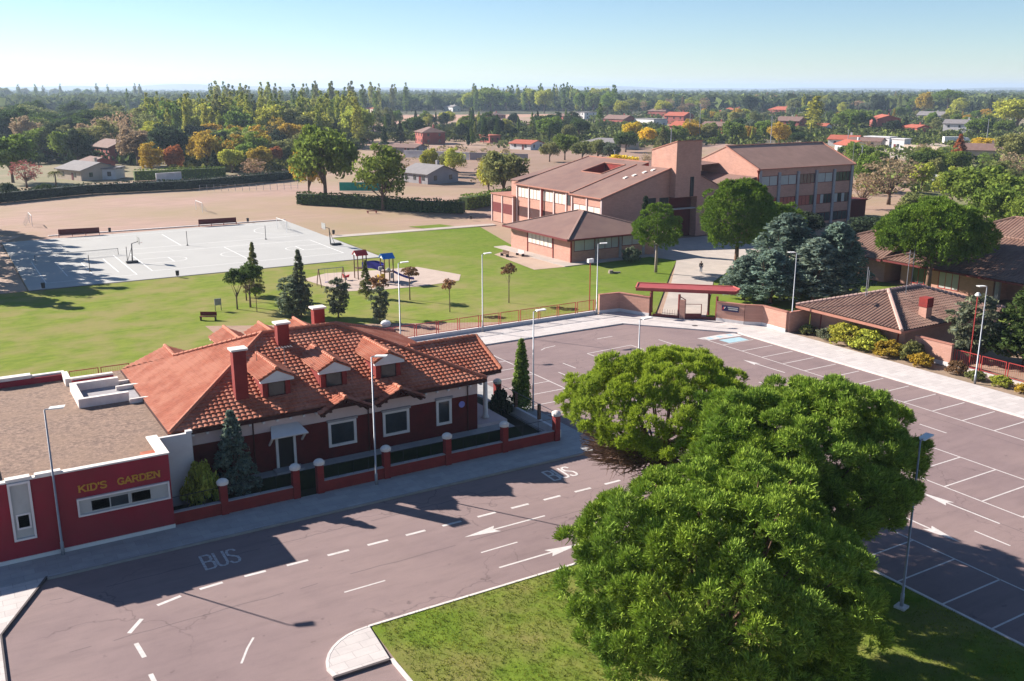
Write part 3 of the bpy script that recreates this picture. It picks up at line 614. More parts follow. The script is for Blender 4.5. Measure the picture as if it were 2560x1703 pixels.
lamp(40.15, 27.5, 9.3, .2, 'street lamp on the grass island with a square white base', True)
p7 = G(1073, 684, 8.8); lamp(p7[0], 88.6, 8.8, -.2, 'street lamp behind the right end of the tiled roof')
lamp(40.7, 63.7, 8.6, -.1, 'street lamp standing beside the tall thin cypress')
p9 = G(1600, 797, 8.8); lamp(p9[0], p9[1], 8.8, -.1, 'street lamp rising behind the yellowish pine')
p10 = G(1197, 632, 8.8); lamp(50.2, 88.9, 8.8, -.1, 'street lamp on the far pavement by the red fence, its head white and flat')
# ------------------------------------------------------------------ red frame fences
def fence(name, pts, label, bay=2.6, z0=.55, z1=1.85, base='white', bt=.5, basename='base_wall'):
    a = Vector((*pts[0], 0)); b = Vector((*pts[1], 0)); L = (b-a).length; d = (b-a)/L; n = Vector((-d.y, d.x, 0))
    t = thing(name, label, 'fence', tuple((a+b)/2))
    if bt: MB().bar(a+Vector((0, 0, bt/2-.05)), b+Vector((0, 0, bt/2-.05)), .3, bt+.1).obj(basename, M[base], t)
    k = int(L/bay)
    for i in range(k+1):
        c = a+d*bay*i; q = MB()
        q.bar(c-d*.12+Vector((0, 0, z0-.06)), c-d*.12+Vector((0, 0, z1)), .07); q.bar(c+d*.12+Vector((0, 0, z0-.06)), c+d*.12+Vector((0, 0, z1)), .07)
        q.obj('double_post', M['redm'], t)
        if i < k:
            q = MB(); e = c+d*bay
            q.bar(c+d*.16+Vector((0, 0, z1-.03)), e-d*.16+Vector((0, 0, z1-.03)), .06); q.bar(c+d*.16+Vector((0, 0, z0+.05)), e-d*.16+Vector((0, 0, z0+.05)), .05)
            for m in range(1, 12):
                pz = c+d*(.12+(bay-.24)*m/12); q.bar(pz+Vector((0, 0, z0)), pz+Vector((0, 0, z1-.05)), .012)
            q.obj('panel', M['redm'], t)
fence('red_fence', [(32, 89.55), (66.2, 89.65)], 'red metal frame fence on a low pale wall beside the far pavement')
fence('red_fence', [(-20, 89.6), (31, 89.6)], 'red metal frame fence between the lawn and the crimson nursery roof', base='rstucco')
fence('red_fence', [(82.2, 53.6), (82.2, 25)], 'red metal frame fence running right from the end of the salmon wall', base='pave', bt=.35, z0=.4)
# ------------------------------------------------------------------ school gate, walls
def wallrun(name, pts, h, label, base=True, th=.3):
    t = thing(name, label, 'wall', (*pts[0], 0))
    for i in range(len(pts)-1):
        a = Vector((*pts[i], 0)); b = Vector((*pts[i+1], 0)); d = (b-a).normalized()
        p = MB().bar(a+Vector((0, 0, h/2)), b+Vector((0, 0, h/2+.0)), th+.003*i, h).obj('wall_panel', M['brick'], t)
        MB().bar(a-d*.03+Vector((0, 0, h+.04)), b+d*.03+Vector((0, 0, h+.043+.004*i)), th+.12+.003*i, .09).obj('coping', M['redm'] if False else mat_cop, p)
        if base: MB().bar(a+Vector((0, 0, .3)), b+Vector((0, 0, .3)), th+.07+.003*i, .4).obj('plinth', M['white'], p)
    return t
mat_cop = mat('brick_coping', (.38, .17, .125), (.33, .14, .10), 2)
wallrun('school_wall', [(66.4, 89.6), (69.2, 89.3), (70.65, 85.35)], 2.35, 'salmon brick wall bending beside the left side of the school gate')
wr = wallrun('school_wall', [(75.75, 79.55), (77.2, 76.6), (78.65, 75.2), (78.6, 71.6)], 2.35, 'salmon brick wall with navy name sign on the right of the school gate')
wallrun('school_wall', [(81.95, 57.9), (81.95, 53.85)], 2.25, 'short end of salmon brick wall beside the bushes and the red fence')
wallrun('school_wall', [(78.75, 71.5), (81.9, 71.5)], 2.3, 'salmon wall return joining the corner lamp to the low tiled building', base=False)
sd = (Vector((77.2, 76.6, 0))-Vector((75.75, 79.55, 0))).normalized(); sn = Vector((sd.y, -sd.x, 0))
if sn.x > 0: sn = -sn
so_ = Vector((75.75, 79.55, 0))+sd*.65+sn*.2
sg = thing('name_sign', 'navy school name sign with small red and white emblem on the gate wall', 'sign', tuple(so_+Vector((0, 0, 1.2))))
MB().bar(so_+Vector((0, 0, 1.75)), so_+sd*2.0+Vector((0, 0, 1.75)), .06, .62).obj('sign_board', M['navy'], sg)
q = MB(); o_ = so_+sn*.035
q.stroke([(0.72, 1.90), (1.88, 1.90)], .10, o_, sd, (0, 0, 1), sn, 0, .012); q.stroke([(0.82, 1.70), (1.84, 1.70)], .13, o_, sd, (0, 0, 1), sn, 2, .012)
q.obj('sign_lettering', M['blind2'], sg)
q = MB(); q.stroke([(.14, 1.62), (.22, 1.88)], .1, o_, sd, (0, 0, 1), sn, 0, .012).obj('emblem', M['redp'], sg)
q = MB(); q.stroke([(.3, 1.75), (.4, 1.9)], .1, o_, sd, (0, 0, 1), sn, 0, .012).obj('emblem', M['white'], sg)
GT = thing('entrance_gate', 'school entrance gate under a long flat dusky red canopy', 'gate', (73.5, 83, 0))
gd = (Vector((78.1, 79.3, 0))-Vector((70.0, 86.9, 0))).normalized(); gn = Vector((-gd.y, gd.x, 0))
if gn.y < 0: gn = -gn
A0 = Vector((69.9, 87.1, 0)); 
cpy = [A0-gn*.1, A0+gd*11.4-gn*.1, A0+gd*11.9+gn*1.5, A0+gd*11.2+gn*2.9, A0+gn*2.9]
cp_ = MB().prism([(p.x, p.y) for p in cpy], 2.95, 3.3).obj('canopy', mat('canopy_red', (.36, .07, .07), (.30, .06, .06), 1, .6), GT)
q = MB()
for i in range(5): q.bar(cpy[i]+Vector((0, 0, 3.3)), cpy[(i+1) % 5]+Vector((0, 0, 3.303+.003*i)), .16, .16)
q.obj('canopy_rim', mat('rim_red', (.5, .12, .10), None, 1), cp_)
for p in ((70.72, 85.3), (72.85, 82.75), (75.75, 79.6), (77.3, 82.6), (72.6, 87.4)):
    MB().box(p[0]-.1, p[1]-.1, 0, p[0]+.1, p[1]+.1, 2.95).obj('gate_post', M['frame'], GT)
g1 = Vector((73.16, 82.0, 0)); g2 = Vector((74.7, 81.0, 0)); g3 = Vector((72.85, 82.6, 0)); g4 = Vector((70.9, 85.1, 0)); g5 = Vector((75.65, 79.75, 0))
MB().bar(g1+Vector((0, 0, .45)), g2+Vector((0, 0, .45)), .05, .7).bar(g1+Vector((0, 0, 1.9)), g2+Vector((0, 0, 1.9)), .06).bar(g1+Vector((0, 0, 2.4)), g3+Vector((0, 0, 2.7)), .08).bar(g2+Vector((0, 0, .1)), g2+Vector((0, 0, 1.9)), .07).obj('gate_leaf', M['frame'], GT)
MB().bar(g3+Vector((0, 0, 1.2)), g1+Vector((0, 0, 1.2)), .3, 2.3).obj('gate_pier', M['brick'], GT)
MB().bar(g2+Vector((0, 0, .3)), g5+Vector((0, 0, .3)), .05, .35).obj('low_gate', M['frame'], GT); q = MB().bar(g4+Vector((0, 0, .3)), g3+Vector((0, 0, .3)), .05, .35)
for k in range(12): pz = g4+(g3-g4)*k/11; q.bar(pz+Vector((0, 0, .4)), pz+Vector((0, 0, 1.1)), .02)
q.obj('low_gate', M['frame'], GT)
# ------------------------------------------------------------------ low school building by the pavement
B1 = thing('lodge_building', 'low salmon brick building with hipped brown tile roof standing on the pale pavement edge', 'building', (90, 65, 0))
MB().box(81.9, 59.2, 0, 97.5, 71.3, 2.75).obj('wall', M['brick'], B1)
e0, e1, e2, e3 = (80.3, 58.4, 2.85), (98.2, 58.4, 2.85), (98.2, 72, 2.85), (80.3, 72, 2.85); r0, r1 = (86.7, 65.2, 5.0), (91.6, 65.2, 5.0)
rf = tiled('roof', [[e0, e1, r1, r0], [e1, e2, r1], [e2, e3, r0, r1], [e3, e0, r0]], M['btile'], B1, tw=.42, rh=.45, amp=.11, step=.03, th=.2)
q = MB()
for a, b in ((r0, r1), (r0, e0), (r1, e1), (r0, e3), (r1, e2)): ridge(q, Vector(a)+Vector((0, 0, .1)), Vector(b)+Vector((0, 0, .1)), .2, .45)
q.obj('ridge_tiles', mat('pale_ridge', (.42, .28, .24), None, 3), rf)
MB().bar(Vector(e0)-Vector((0, 0, .14)), Vector(e3)-Vector((0, 0, .14)), .14, .26).bar(Vector(e0)-Vector((0, 0, .14)), Vector(e1)-Vector((0, 0, .14)), .13, .24).obj('fascia', mat_cop, rf)
ch = MB().box(85.4, 59.5, 3.0, 86.3, 60.4, 4.4).obj('chimney', M['brick'], B1)
MB().box(85.35, 59.45, 4.4, 86.35, 60.45, 5.35).obj('chimney_cap', M['cbrick'], ch)
for y in (69.8, 62.6, 62.1, 59.9): MB().box(81.85, y-.06, .1, 81.9, y+.06, 2.6).obj('joint_strip', M['cbrick'], B1)
MB().tube([(88.0, 64, 4.5), (88.0, 64, 9.4)], .035, 6).bar((87.3, 64, 9.1), (88.7, 64, 9.1), .03).bar((87.5, 64, 8.6), (88.5, 64, 8.6), .03).obj('aerial_mast', M['steel'], B1)
MB().tube([(84.6, 66.4, 4), (84.6, 66.4, 7.6)], .04, 6).tube([(84.85, 66.4, 4), (84.85, 66.4, 7.2)], .03, 6).obj('aerial_mast', M['steel'], B1)
for i, (x, y, h, lb) in enumerate(((66.2, 91.2, 6.0, 'thin red pole with a small white box on top at the left wall end'), (84.2, 53.4, 6.8, 'thin red pole with a pale round head beside the low tiled building'))):
    t = thing('signal_pole', lb, 'pole', (x, y, 0))
    MB().tube([(x, y, 0), (x+.0, y, h)], .06, 6).obj('pole', M['redm'], t)
    MB().box(x-.35, y-.2, h, x+.35, y+.2, h+.45).obj('box', M['lampw'], t) if i == 0 else MB().tube([(x, y, h), (x, y, h+.15), (x, y, h+.4)], [.1, .3, .12], 8).obj('pole_head', M['lampw'], t)
bin_ = lambda x, y, lb, m='black', z=0: (lambda t: (MB().tube([(x, y, z+.25), (x, y, z+.95)], [.22, .26], 10).obj('bin_body', M[m], t), MB().tube([(x, y, z), (x, y, z+.25)], .04, 6).obj('bin_stand', M['steel'], t)))(thing('litter_bin', lb, 'bin', (x, y, z), 'litter bins'))
bin_(79.3, 71.9, 'grey litter bin beside the corner lamp at the wall end', 'concrete', .14)

# ------------------------------------------------------------------ school
SC = thing('school_building', 'large salmon brick school with sloping brown roofs, strip windows and a square tower', 'school', (112, 145, 0))
AX = thing('school_annex', 'single storey salmon brick annex with a low hipped brown roof', 'building', (90, 128, 0))
MB().box(83.1, 119.65, 0, 99.5, 137.2, 3.7).obj('wall', M['brick'], AX)
a0, a1, a2, a3 = (82.0, 118.9, 3.75), (100.6, 118.9, 3.75), (100.6, 138.2, 3.75), (82.0, 138.2, 3.75)
ra, rb_ = (91.3, 128, 6.6), (91.3, 129.4, 6.6)
rf = MB()
for p in ([a0, a1, ra], [a1, a2, rb_, ra], [a2, a3, rb_], [a3, a0, ra, rb_]): rf.slab(p, .2)
rf = rf.obj('roof', M['btile2'], AX)
q = MB()
for a, b in ((a0, ra), (a1, ra), (a2, rb_), (a3, rb_), (ra, rb_)): q.bar(Vector(a)+Vector((0, 0, .05)), Vector(b)+Vector((0, 0, .05)), .3, .16)
q.obj('ridge_tiles', mat('annex_ridge', (.36, .22, .18), None, 3), rf)
q = MB()
for a, b in ((a0, a1), (a1, a2), (a2, a3), (a3, a0)): q.bar(Vector(a)-Vector((0, 0, .1)), Vector(b)-Vector((0, 0, .1)), .16, .26)
q.obj('fascia', M['frame'], rf)
window(AX, 'X', 124.7, 131.9, 1.6, 3.4, 83.1, -1, 6, 'frame', 'blind', .08, .06)
window(AX, 'Y', 83.7, 87.55, 1.7, 3.55, 119.65, -1, 2, 'frame', 'blind2', .08, .06)
window(AX, 'Y', 88.2, 92.2, 1.7, 3.55, 119.65, -1, 3, 'frame', 'blind2', .08, .06, blinds=['blind2', 'blind2', 'blind2'])
window(AX, 'Y', 92.9, 96.9, 1.85, 3.5, 119.65, -1, 2, 'frame', 'blind2', .08, .06)
for y in (124.5, 132.0): MB().box(83.0, y-.06, 0, 83.1, y+.06, 3.6).obj('joint_strip', M['cbrick'], AX)
for x in (87.9, 92.55, 97.2): MB().box(x-.22, 119.5, 0, x+.22, 119.65, 3.6).obj('pilaster', M['concrete'], AX)
MB().box(83.0, 119.55, 0, 83.25, 119.65, 3.6).obj('corner_strip', M['cbrick'], AX)
# block A and B: monopitch roofs rising to +X (slope .3)
sl_ = .30
def zA(x): return 7.9+sl_*(x-97.9)
MB().add([(97.9,131.85,0),(112.6,131.85,0),(112.6,141.1,0),(97.9,141.1,0),(97.9,131.85,7.75),(112.6,131.85,12.1),(112.6,141.1,12.1),(97.9,141.1,7.75)],
   [(3,2,1,0),(4,5,6,7),(0,1,5,4),(1,2,6,5),(2,3,7,6),(3,0,4,7)]).obj('wall', M['brick'], SC, 'tall windowless brick wall under the sloping roof edge')
rA = MB().slab([(97.6, 131.6, zA(97.6)), (112.6, 131.6, zA(112.6)), (112.6, 141.3, zA(112.6)), (97.6, 141.3, zA(97.6))], .22).obj('roof', M['btile2'], SC)
q = MB().bar((97.6, 131.6, zA(97.6)+.05), (112.6, 131.6, zA(112.6)+.05), .22, .22).bar((97.6, 141.3, zA(97.6)+.05), (112.6, 141.3, zA(112.6)+.05), .22, .22).bar((97.55, 131.6, zA(97.6)+.0), (97.55, 141.3, zA(97.6)), .2, .2)
q.obj('roof_edge', mat_cop, rA)
for i, x in enumerate((106.2, 107.6, 109.3, 110.6)):
    y = 136.5-.75*i
    MB().add([(x, y, zA(x)+.02), (x+.7, y, zA(x+.7)+.02), (x+.7, y+.6, zA(x+.7)+.02), (x, y+.6, zA(x)+.02), (x, y, zA(x)+.18), (x+.7, y, zA(x+.7)+.18), (x+.7, y+.6, zA(x+.7)+.18), (x, y+.6, zA(x)+.18)],
     [(3,2,1,0),(4,5,6,7),(0,1,5,4),(1,2,6,5),(2,3,7,6),(3,0,4,7)]).obj('skylight', M['coping'], rA)
def zB(x): return 8.15+.26*(x-98.2)
XB, YB0, YB1 = 98.2, 141.3, 160.2; XE = 115.5
hole = (107.5, 113.0, 145.2, 151.6)
MB().add([(XB,YB0,0),(hole[0],YB0,0),(hole[0],YB1,0),(XB,YB1,0),(XB,YB0,8.0),(hole[0],YB0,zB(hole[0])-.15),(hole[0],YB1,zB(hole[0])-.15),(XB,YB1,8.0)],
   [(3,2,1,0),(4,5,6,7),(0,1,5,4),(1,2,6,5),(2,3,7,6),(3,0,4,7)]).obj('wall', M['brick'], SC)
for (xa, xb, ya, yb) in ((hole[0], XE, YB0, hole[2]), (hole[0], XE, hole[3], YB1), (hole[1], XE, hole[2], hole[3])):
    MB().add([(xa,ya,0),(xb,ya,0),(xb,yb,0),(xa,yb,0),(xa,ya,zB(xa)-.15),(xb,ya,zB(xb)-.15),(xb,yb,zB(xb)-.15),(xa,yb,zB(xa)-.15)],
     [(3,2,1,0),(4,5,6,7),(0,1,5,4),(1,2,6,5),(2,3,7,6),(3,0,4,7)]).obj('courtyard_wall', M['cbrick'], SC)
rB = MB()
for (xa, xb, ya, yb) in ((XB-.4, hole[0], YB0+.1, YB1+.2), (hole[0], XE, YB0+.1, hole[2]), (hole[0], XE, hole[3], YB1+.2), (hole[1], XE, hole[2], hole[3])):
    rB.slab([(xa, ya, zB(xa)), (xb, ya, zB(xb)), (xb, yb, zB(xb)), (xa, yb, zB(xa))], .14)
rB = rB.obj('roof', M['btile2'], SC)
q = MB().bar((XB-.4, YB1+.2, zB(XB-.4)+.04), (XE, YB1+.2, zB(XE)+.04), .2, .2).bar((XB-.42, YB0, zB(XB-.4)), (XB-.42, YB1+.2, zB(XB-.4)), .2, .22).bar((XE, YB0, zB(XE)+.05), (XE, YB1+.2, zB(XE)+.05), .2, .2)
h0, h1, h2, h3 = hole
for a, b in (((h0, h2), (h0, h3)), ((h1, h2), (h1, h3)), ((h0, h2), (h1, h2)), ((h0, h3), (h1, h3))):
    q.bar((*a, zB(a[0])+.06), (*b, zB(b[0])+.06), .22, .16)
q.obj('roof_edge', mat_cop, rB)
# back slope of block B and low front block
MB().box(XB+.6, YB1, 0, 112, 163.0, 8.6).obj('wall', M['brick'], SC)
MB().slab([(XB+.4, YB1+.1, 8.65), (112, YB1+.1, 11.4), (112, 163.2, 11.4), (XB+.4, 163.2, 8.65)], .15).obj('roof', M['btile2'], SC)
MB().box(97.6, 160.3, 0, 104, 168.7, 5.4).obj('wall', M['brick'], SC)
MB().box(97.4, 160.2, 5.4, 104.1, 168.9, 5.6).obj('roof', mat_cop, SC)
for y0, y1 in ((160.6, 164.3), (164.8, 168.4)):
    MB().box(97.55, y0, 1.95, 97.6, y1, 3.85).obj('shutter', M['frame'], SC)
for y in (160.4, 164.55, 168.55): MB().box(97.45, y-.13, 0, 97.6, y+.13, 5.3).obj('pilaster', M['pink'], SC)
# strip windows of block B and A (lit, blinds down)
B2 = [['blind', 'blind', 'blind'], ['blind', 'blind', 'blind'], ['blind', 'blind', 'blind'], ['blind', 'blind', 'blind'], ['glass']]
ys = [(155.8, 159.5), (151.6, 155.3), (147.3, 151.1), (143.2, 146.7), (141.7, 142.7)]
for i, (y0, y1) in enumerate(ys):
    window(SC, 'X', y0, y1, 5.6, 7.5, XB, -1, len(B2[i]), 'frame', 'blind', .07, .05, blinds=B2[i])
    if i < 4: window(SC, 'X', y0, y1, 1.95, 3.85, XB, -1, 1, 'frame', 'wood', .07, .05)
for y in (159.85, 155.55, 151.35, 146.95, 142.95): MB().box(XB-.16, y-.16, 0, XB, y+.16, 7.9).obj('pilaster', M['pink'], SC)
t = MB().tube([(XB-.22, 150.6, 2.5), (XB-.22, 150.6, 7.4), (XB-.25, 150.6, 7.9)], [.16, .16, .3], 8).obj('downpipe', M['cbrick'], SC)
for y0, y1 in ((136.5, 140.3), (132.3, 136.0)):
    window(SC, 'X', y0, y1, 4.5, 6.25, 97.9, -1, 2, 'frame', 'blind', .07, .05)
    window(SC, 'X', y0, y1, 1.2, 3.0, 97.9, -1, 2, 'frame', 'glass', .07, .05)
MB().box(97.75, 131.8, 0, 97.9, 132.1, 7.7).box(97.75, 136.1, 0, 97.9, 136.4, 7.7).box(97.75, 140.6, 0, 97.9, 140.9, 7.7).obj('pilaster', M['pink'], SC)
# tower
MB().add([(112.55,130.2,7.3),(118.3,130.2,7.3),(118.3,137,7.3),(112.55,137,7.3),(112.55,130.2,17.0),(118.3,130.2,17.0),(118.3,137,15.2),(112.55,137,15.2)],
   [(3,2,1,0),(4,5,6,7),(0,1,5,4),(1,2,6,5),(2,3,7,6),(3,0,4,7)]).obj('tower', M['brick'], SC, 'tall square brick tower with sloping top')
MB().slab([(112.45,130.1,17.15),(118.4,130.1,17.15),(118.4,137.1,15.33),(112.45,137.1,15.33)], .14).obj('tower_coping', mat_cop, SC)
MB().box(115.9, 130.1, 7.35, 116.7, 130.2, 10.8).obj('slot_window', M['dark'], SC)
MB().box(107.0, 131.8, 5.3, 109.6, 131.86, 7.3).box(110.4, 131.8, 5.2, 112.5, 131.86, 7.25).obj('window', M['dark'], SC)
MB().box(112.55, 132.5, 0, 120, 141, 7.29).obj('wall', M['rbrick'], SC, 'recessed dark wall under the tower')
MB().box(110.0, 131.2, 5.0, 118.5, 131.79, 5.25).obj('ledge', M['concrete'], SC)
MB().box(103, 131.75, 0, 112.4, 131.85, 2.9).obj('entrance_opening', M['dark'], SC)
# hall between the tower and the wing
MB().add([(118.3,130.9,0),(132.7,130.9,0),(132.7,150,0),(118.3,150,0),(118.3,130.9,11.1),(124.5,130.9,8.3),(132.7,130.9,8.0),(118.3,150,11.1),(124.5,150,8.3),(132.7,150,8.0)],
   [(3,2,1,0),(4,5,8,7),(5,6,9,8),(0,1,6,5,4),(1,2,9,6),(2,3,7,8,9),(3,0,4,7)]).obj('wall', M['brick'], SC)
MB().slab([(118.3,130.7,11.25),(124.5,130.7,8.45),(124.5,141,8.45),(118.3,141,11.25)], .12).slab([(124.5,130.7,8.46),(132.6,130.7,10.0),(132.6,150,10.0),(124.5,150,8.46)], .12).slab([(118.3,141,11.26),(132.6,141,11.9),(132.6,153,12.3),(118.3,153,11.6)], .12).obj('roof', M['btile2'], SC)
# right wing, three storeys
zf, zr = 11.35, 15.2
MB().add([(132.7,130.4,0),(159,130.4,0),(159,146,0),(132.7,146,0),(132.7,130.4,zf-.15),(159,130.4,zf-.15),(132.7,139.3,zr-.2),(159,139.3,zr-.2),(132.7,146,12.4),(159,146,12.4)],
   [(3,2,1,0),(0,1,5,4),(4,5,7,6),(6,7,9,8),(2,3,8,9),(1,2,9,7,5),(3,0,4,6,8)]).obj('wall', M['brick'], SC)
rW = MB().slab([(132.6,130.2,zf),(159.2,130.2,zf),(159.2,139.3,zr),(132.6,139.3,zr)], .15).slab([(132.6,146.2,12.5),(132.6,139.3,zr),(159.2,139.3,zr),(159.2,146.2,12.5)], .15).obj('roof', mat('wing_roofing', (.40, .235, .18), (.33, .195, .15), .5, .9, c3=(.29, .17, .13), sc3=.1, f3=.6), SC)
q = MB().bar((132.6,130.2,zf+.05), (132.6,139.3,zr+.05), .25, .2).bar((159.2,130.2,zf+.05), (159.2,139.3,zr+.05), .25, .2).bar((132.6,130.15,zf-.02), (159.2,130.15,zf-.02), .22, .22).bar((132.6,139.3,zr+.08), (159.2,139.3,zr+.08), .25, .12)
q.obj('roof_edge', mat_cop, rW)
rows = [(8.15, 10.05, [['blind2']*2, ['blind2']*2, ['glass']*4, ['blind2']*2, ['glass']*4]), (4.0, 5.9, [['redb', 'redb', 'glass', 'redb'], ['redb', 'redb', 'redb', 'redb'], ['redb', 'redb', 'redb', 'glass'], ['redb', 'blind2', 'glass', 'glass'], ['blind2', 'glass', 'blind2', 'glass']]), (.5, 2.3, [['glass']*3]*5)]
M['redb'] = mat('red_reflection_blind', (.42, .10, .07), (.34, .08, .06), 1, .5)
for z0, z1, bl in rows:
    for i in range(5): window(SC, 'Y', 133.5+5.04*i, 133.5+5.04*i+4.25, z0, z1, 130.4, -1, len(bl[i]), 'frame', 'glass', .09, .08, blinds=bl[i])
for i in range(6): MB().box(132.75+5.04*i+(.0 if i else -.05), 130.1, 0, 133.35+5.04*i-(.05 if i == 5 else 0), 130.4, 11.1 if i in (0, 5) else 10.6).obj('pilaster', M['concrete'], SC)
MB().tube([(132.5, 130.2, 11.2), (132.5, 130.2, 10.6), (132.5, 130.2, 6)], [.35, .15, .13], 8).obj('downpipe', M['cbrick'], SC)
MB().box(159, 134, 0, 168, 140, 3.4).box(159, 133.7, 3.4, 168.2, 140.2, 3.6).obj('side_store', M['rbrick'], SC)
MB().tube([(159.1, 131, 11), (159.1, 131, 15.5)], .04, 6).obj('roof_mast', M['steel'], SC)
# ------------------------------------------------------------------ kindergarten wings on the right
def hiproof(parent, x0, x1, y0, y1, ze, zr_, hy0, hy1, mt='btile'):
    xm = (x0+x1)/2; a, b, c, d = (x0, y0, ze), (x1, y0, ze), (x1, y1, ze), (x0, y1, ze); r0_, r1_ = (xm, y0+hy0, zr_), (xm, y1-hy1, zr_)
    P = [[d, a, r0_, r1_], [b, c, r1_, r0_]]
    if hy0: P.append([a, b, r0_])
    if hy1: P.append([c, d, r1_])
    rf = tiled('roof', P, M[mt], parent, tw=.5, rh=.5, amp=.1, step=.04, th=.2, sub=3)
    q = MB()
    for s_, e_ in [(r0_, r1_)]+([(a, r0_), (b, r0_)] if hy0 else [])+([(c, r1_), (d, r1_)] if hy1 else []): ridge(q, Vector(s_)+Vector((0, 0, .1)), Vector(e_)+Vector((0, 0, .1)), .2, .55)
    q.obj('ridge_tiles', M['btile'], rf)
    MB().bar(Vector(d)-Vector((0, 0, .12)), Vector(a)-Vector((0, 0, .12)), .14, .24).bar(Vector(a)-Vector((0, 0, .12)), Vector(b)-Vector((0, 0, .12)), .135, .236).obj('fascia', M['frame'], rf)
    return rf
K2 = thing('kindergarten_building', 'large brown tiled building with a shaded porch at the right edge behind the pine', 'building', (120, 66, 0))
MB().box(112.6, 69.5, 0, 128.5, 83, 3.3).box(115.5, 48, 0, 128.5, 69.5, 3.301).obj('wall', M['brick'], K2)
hiproof(K2, 110.4, 130.6, 46, 84.5, 3.35, 6.9, 0, 10)
for y_ in (68.6, 62.5, 56.5): MB().box(112.3, y_, 0, 112.8, y_+.5, 3.2).obj('porch_post', M['concrete'], K2)
window(K2, 'X', 74.2, 77.2, .5, 2.8, 112.6, -1, 3, 'redm', 'blind2', .08, .06); window(K2, 'X', 78.3, 81.3, .5, 2.8, 112.6, -1, 3, 'redm', 'glass', .08, .06)
K3 = thing('kindergarten_wing', 'brown tiled wing with a pale ridge seen above the large porch roof', 'building', (133, 68, 0))
MB().box(128.6, 50, 0, 141, 86, 4.4).obj('wall', M['brick'], K3)
hiproof(K3, 127, 142, 48, 88, 4.6, 7.8, 0, 7, 'btile')
K1 = thing('kindergarten_wing', 'brown tiled wing half hidden between the blue cedar and the pine', 'building', (117, 90, 0))
MB().box(111.6, 84.9, 0, 122, 96, 3.2).obj('wall', M['brick'], K1)
hiproof(K1, 110.2, 123.4, 84.6, 97.5, 3.3, 5.9, 0, 6.4)
for i in range(5):
    t = thing('carport_pole', 'slim pale pole standing beside the low tiled building roof', 'pole', (104+i*.0, 75, 0)) if i == 0 else None
    if t: MB().tube([(104, 75, 0), (104, 75, 9.5)], .06, 6).obj('pole', M['steel'], t)
# ------------------------------------------------------------------ court equipment
def hoop(x, y, s, label):
    t = thing('basketball_hoop', label, 'basketball hoop', (x, y, .05), 'portable basketball hoops')
    MB().box(x-1.0*s-.4, y-.45, .05, x-1.0*s+1.3, y+.45, .35).obj('base', M['black'], t)
    MB().tube([(x-.5*s, y, .3), (x-.35*s, y, 3.0), (x+.6*s, y, 3.25)], [.1, .08, .05], 8).bar((x-1.2*s, y, .35), (x-.35*s, y, 2.6), .06).obj('pole', M['black'], t)
    bd = MB().box(x+.6*s, y-.9, 2.9, x+.65*s, y+.9, 3.95).obj('backboard', M['net'], t)
    q = MB(); n = 12
    q.tube([(x+.95*s+.23*math.cos(k*2*math.pi/n), y+.23*math.sin(k*2*math.pi/n), 3.05) for k in range(n+1)], .02, 4).obj('rim', M['redm'], bd)
hoop(26.2, 154.6, 1, 'portable basketball hoop standing near the middle of the pale court')
hoop(57.3, 154.8, -1, 'portable basketball hoop at the right end of the pale court')
q = thing('tennis_net', 'low net stretched across the shaded left end of the court', 'net', (19.4, 163.6, .05))
MB().tube([(13, 163.0, .05), (13, 163.0, 1.1)], .04, 6).obj('post', M['black'], q); MB().tube([(25.2, 163.7, .05), (25.2, 163.7, 1.1)], .04, 6).obj('post', M['black'], q)
mb = MB().bar((13, 163, 1.05), (25.2, 163.7, 1.05), .05, .08)
for k in range(9): mb.bar((13, 163, .15+.1*k), (25.2, 163.7, .15+.1*k), .01)
mb.obj('net_mesh', M['net'], q)
for (x, y, lb) in ((25.1, 155.2, 'thin volleyball post beside the middle basketball hoop'), (36.9, 167.3, 'thin volleyball post in the centre of the pale court'), (50.4, 167.1, 'thin volleyball post near the far right of the pale court'), (19, 150.2, 'thin volleyball post in the shaded left part of the court')):
    t = thing('volleyball_post', lb, 'post', (x, y, .05)); MB().tube([(x, y, .05), (x, y, 2.5)], .05, 6).obj('pole', M['black'], t); MB().tube([(x, y, .05), (x, y, .2)], .16, 8).obj('base', M['black'], t)
def goal(x, y, s, label, wy=3.0, g='goals at the court and on the dry field'):
    t = thing('football_goal', label, 'goal', (x, y, .03), g)
    MB().bar((x, y-wy/2*1.9, .03), (x, y-wy/2*1.9, 2.1), .09).bar((x, y+wy/2*1.9, .03), (x, y+wy/2*1.9, 2.1), .09).bar((x, y-wy/2*1.9-.045, 2.1), (x, y+wy/2*1.9+.045, 2.1), .09).obj('goal_frame', M['lampw'], t)
    q = MB()
    for k in range(13):
        yy = y-wy/2*1.9+wy*1.9*k/12; q.bar((x+s*.05, yy, 2.05), (x+s*1.2, yy, .06), .012)
    for k in range(6): q.bar((x+s*(.05+.23*k), y-wy/2*1.9, 2.05-.4*k), (x+s*(.05+.23*k), y+wy/2*1.9, 2.05-.4*k), .012)
    q.obj('net', M['net'], t)
goal(56.4, 176.5, 1, 'white goal at the far right corner of the court')
g3_ = G(507, 532); goal(g3_[0], g3_[1]+3, 1, 'rusty white goal in the middle of the dry field')
g4_ = G(80, 565); goal(g4_[0], g4_[1]+2, -1, 'pale goal in the long tree shadows on the dry field')
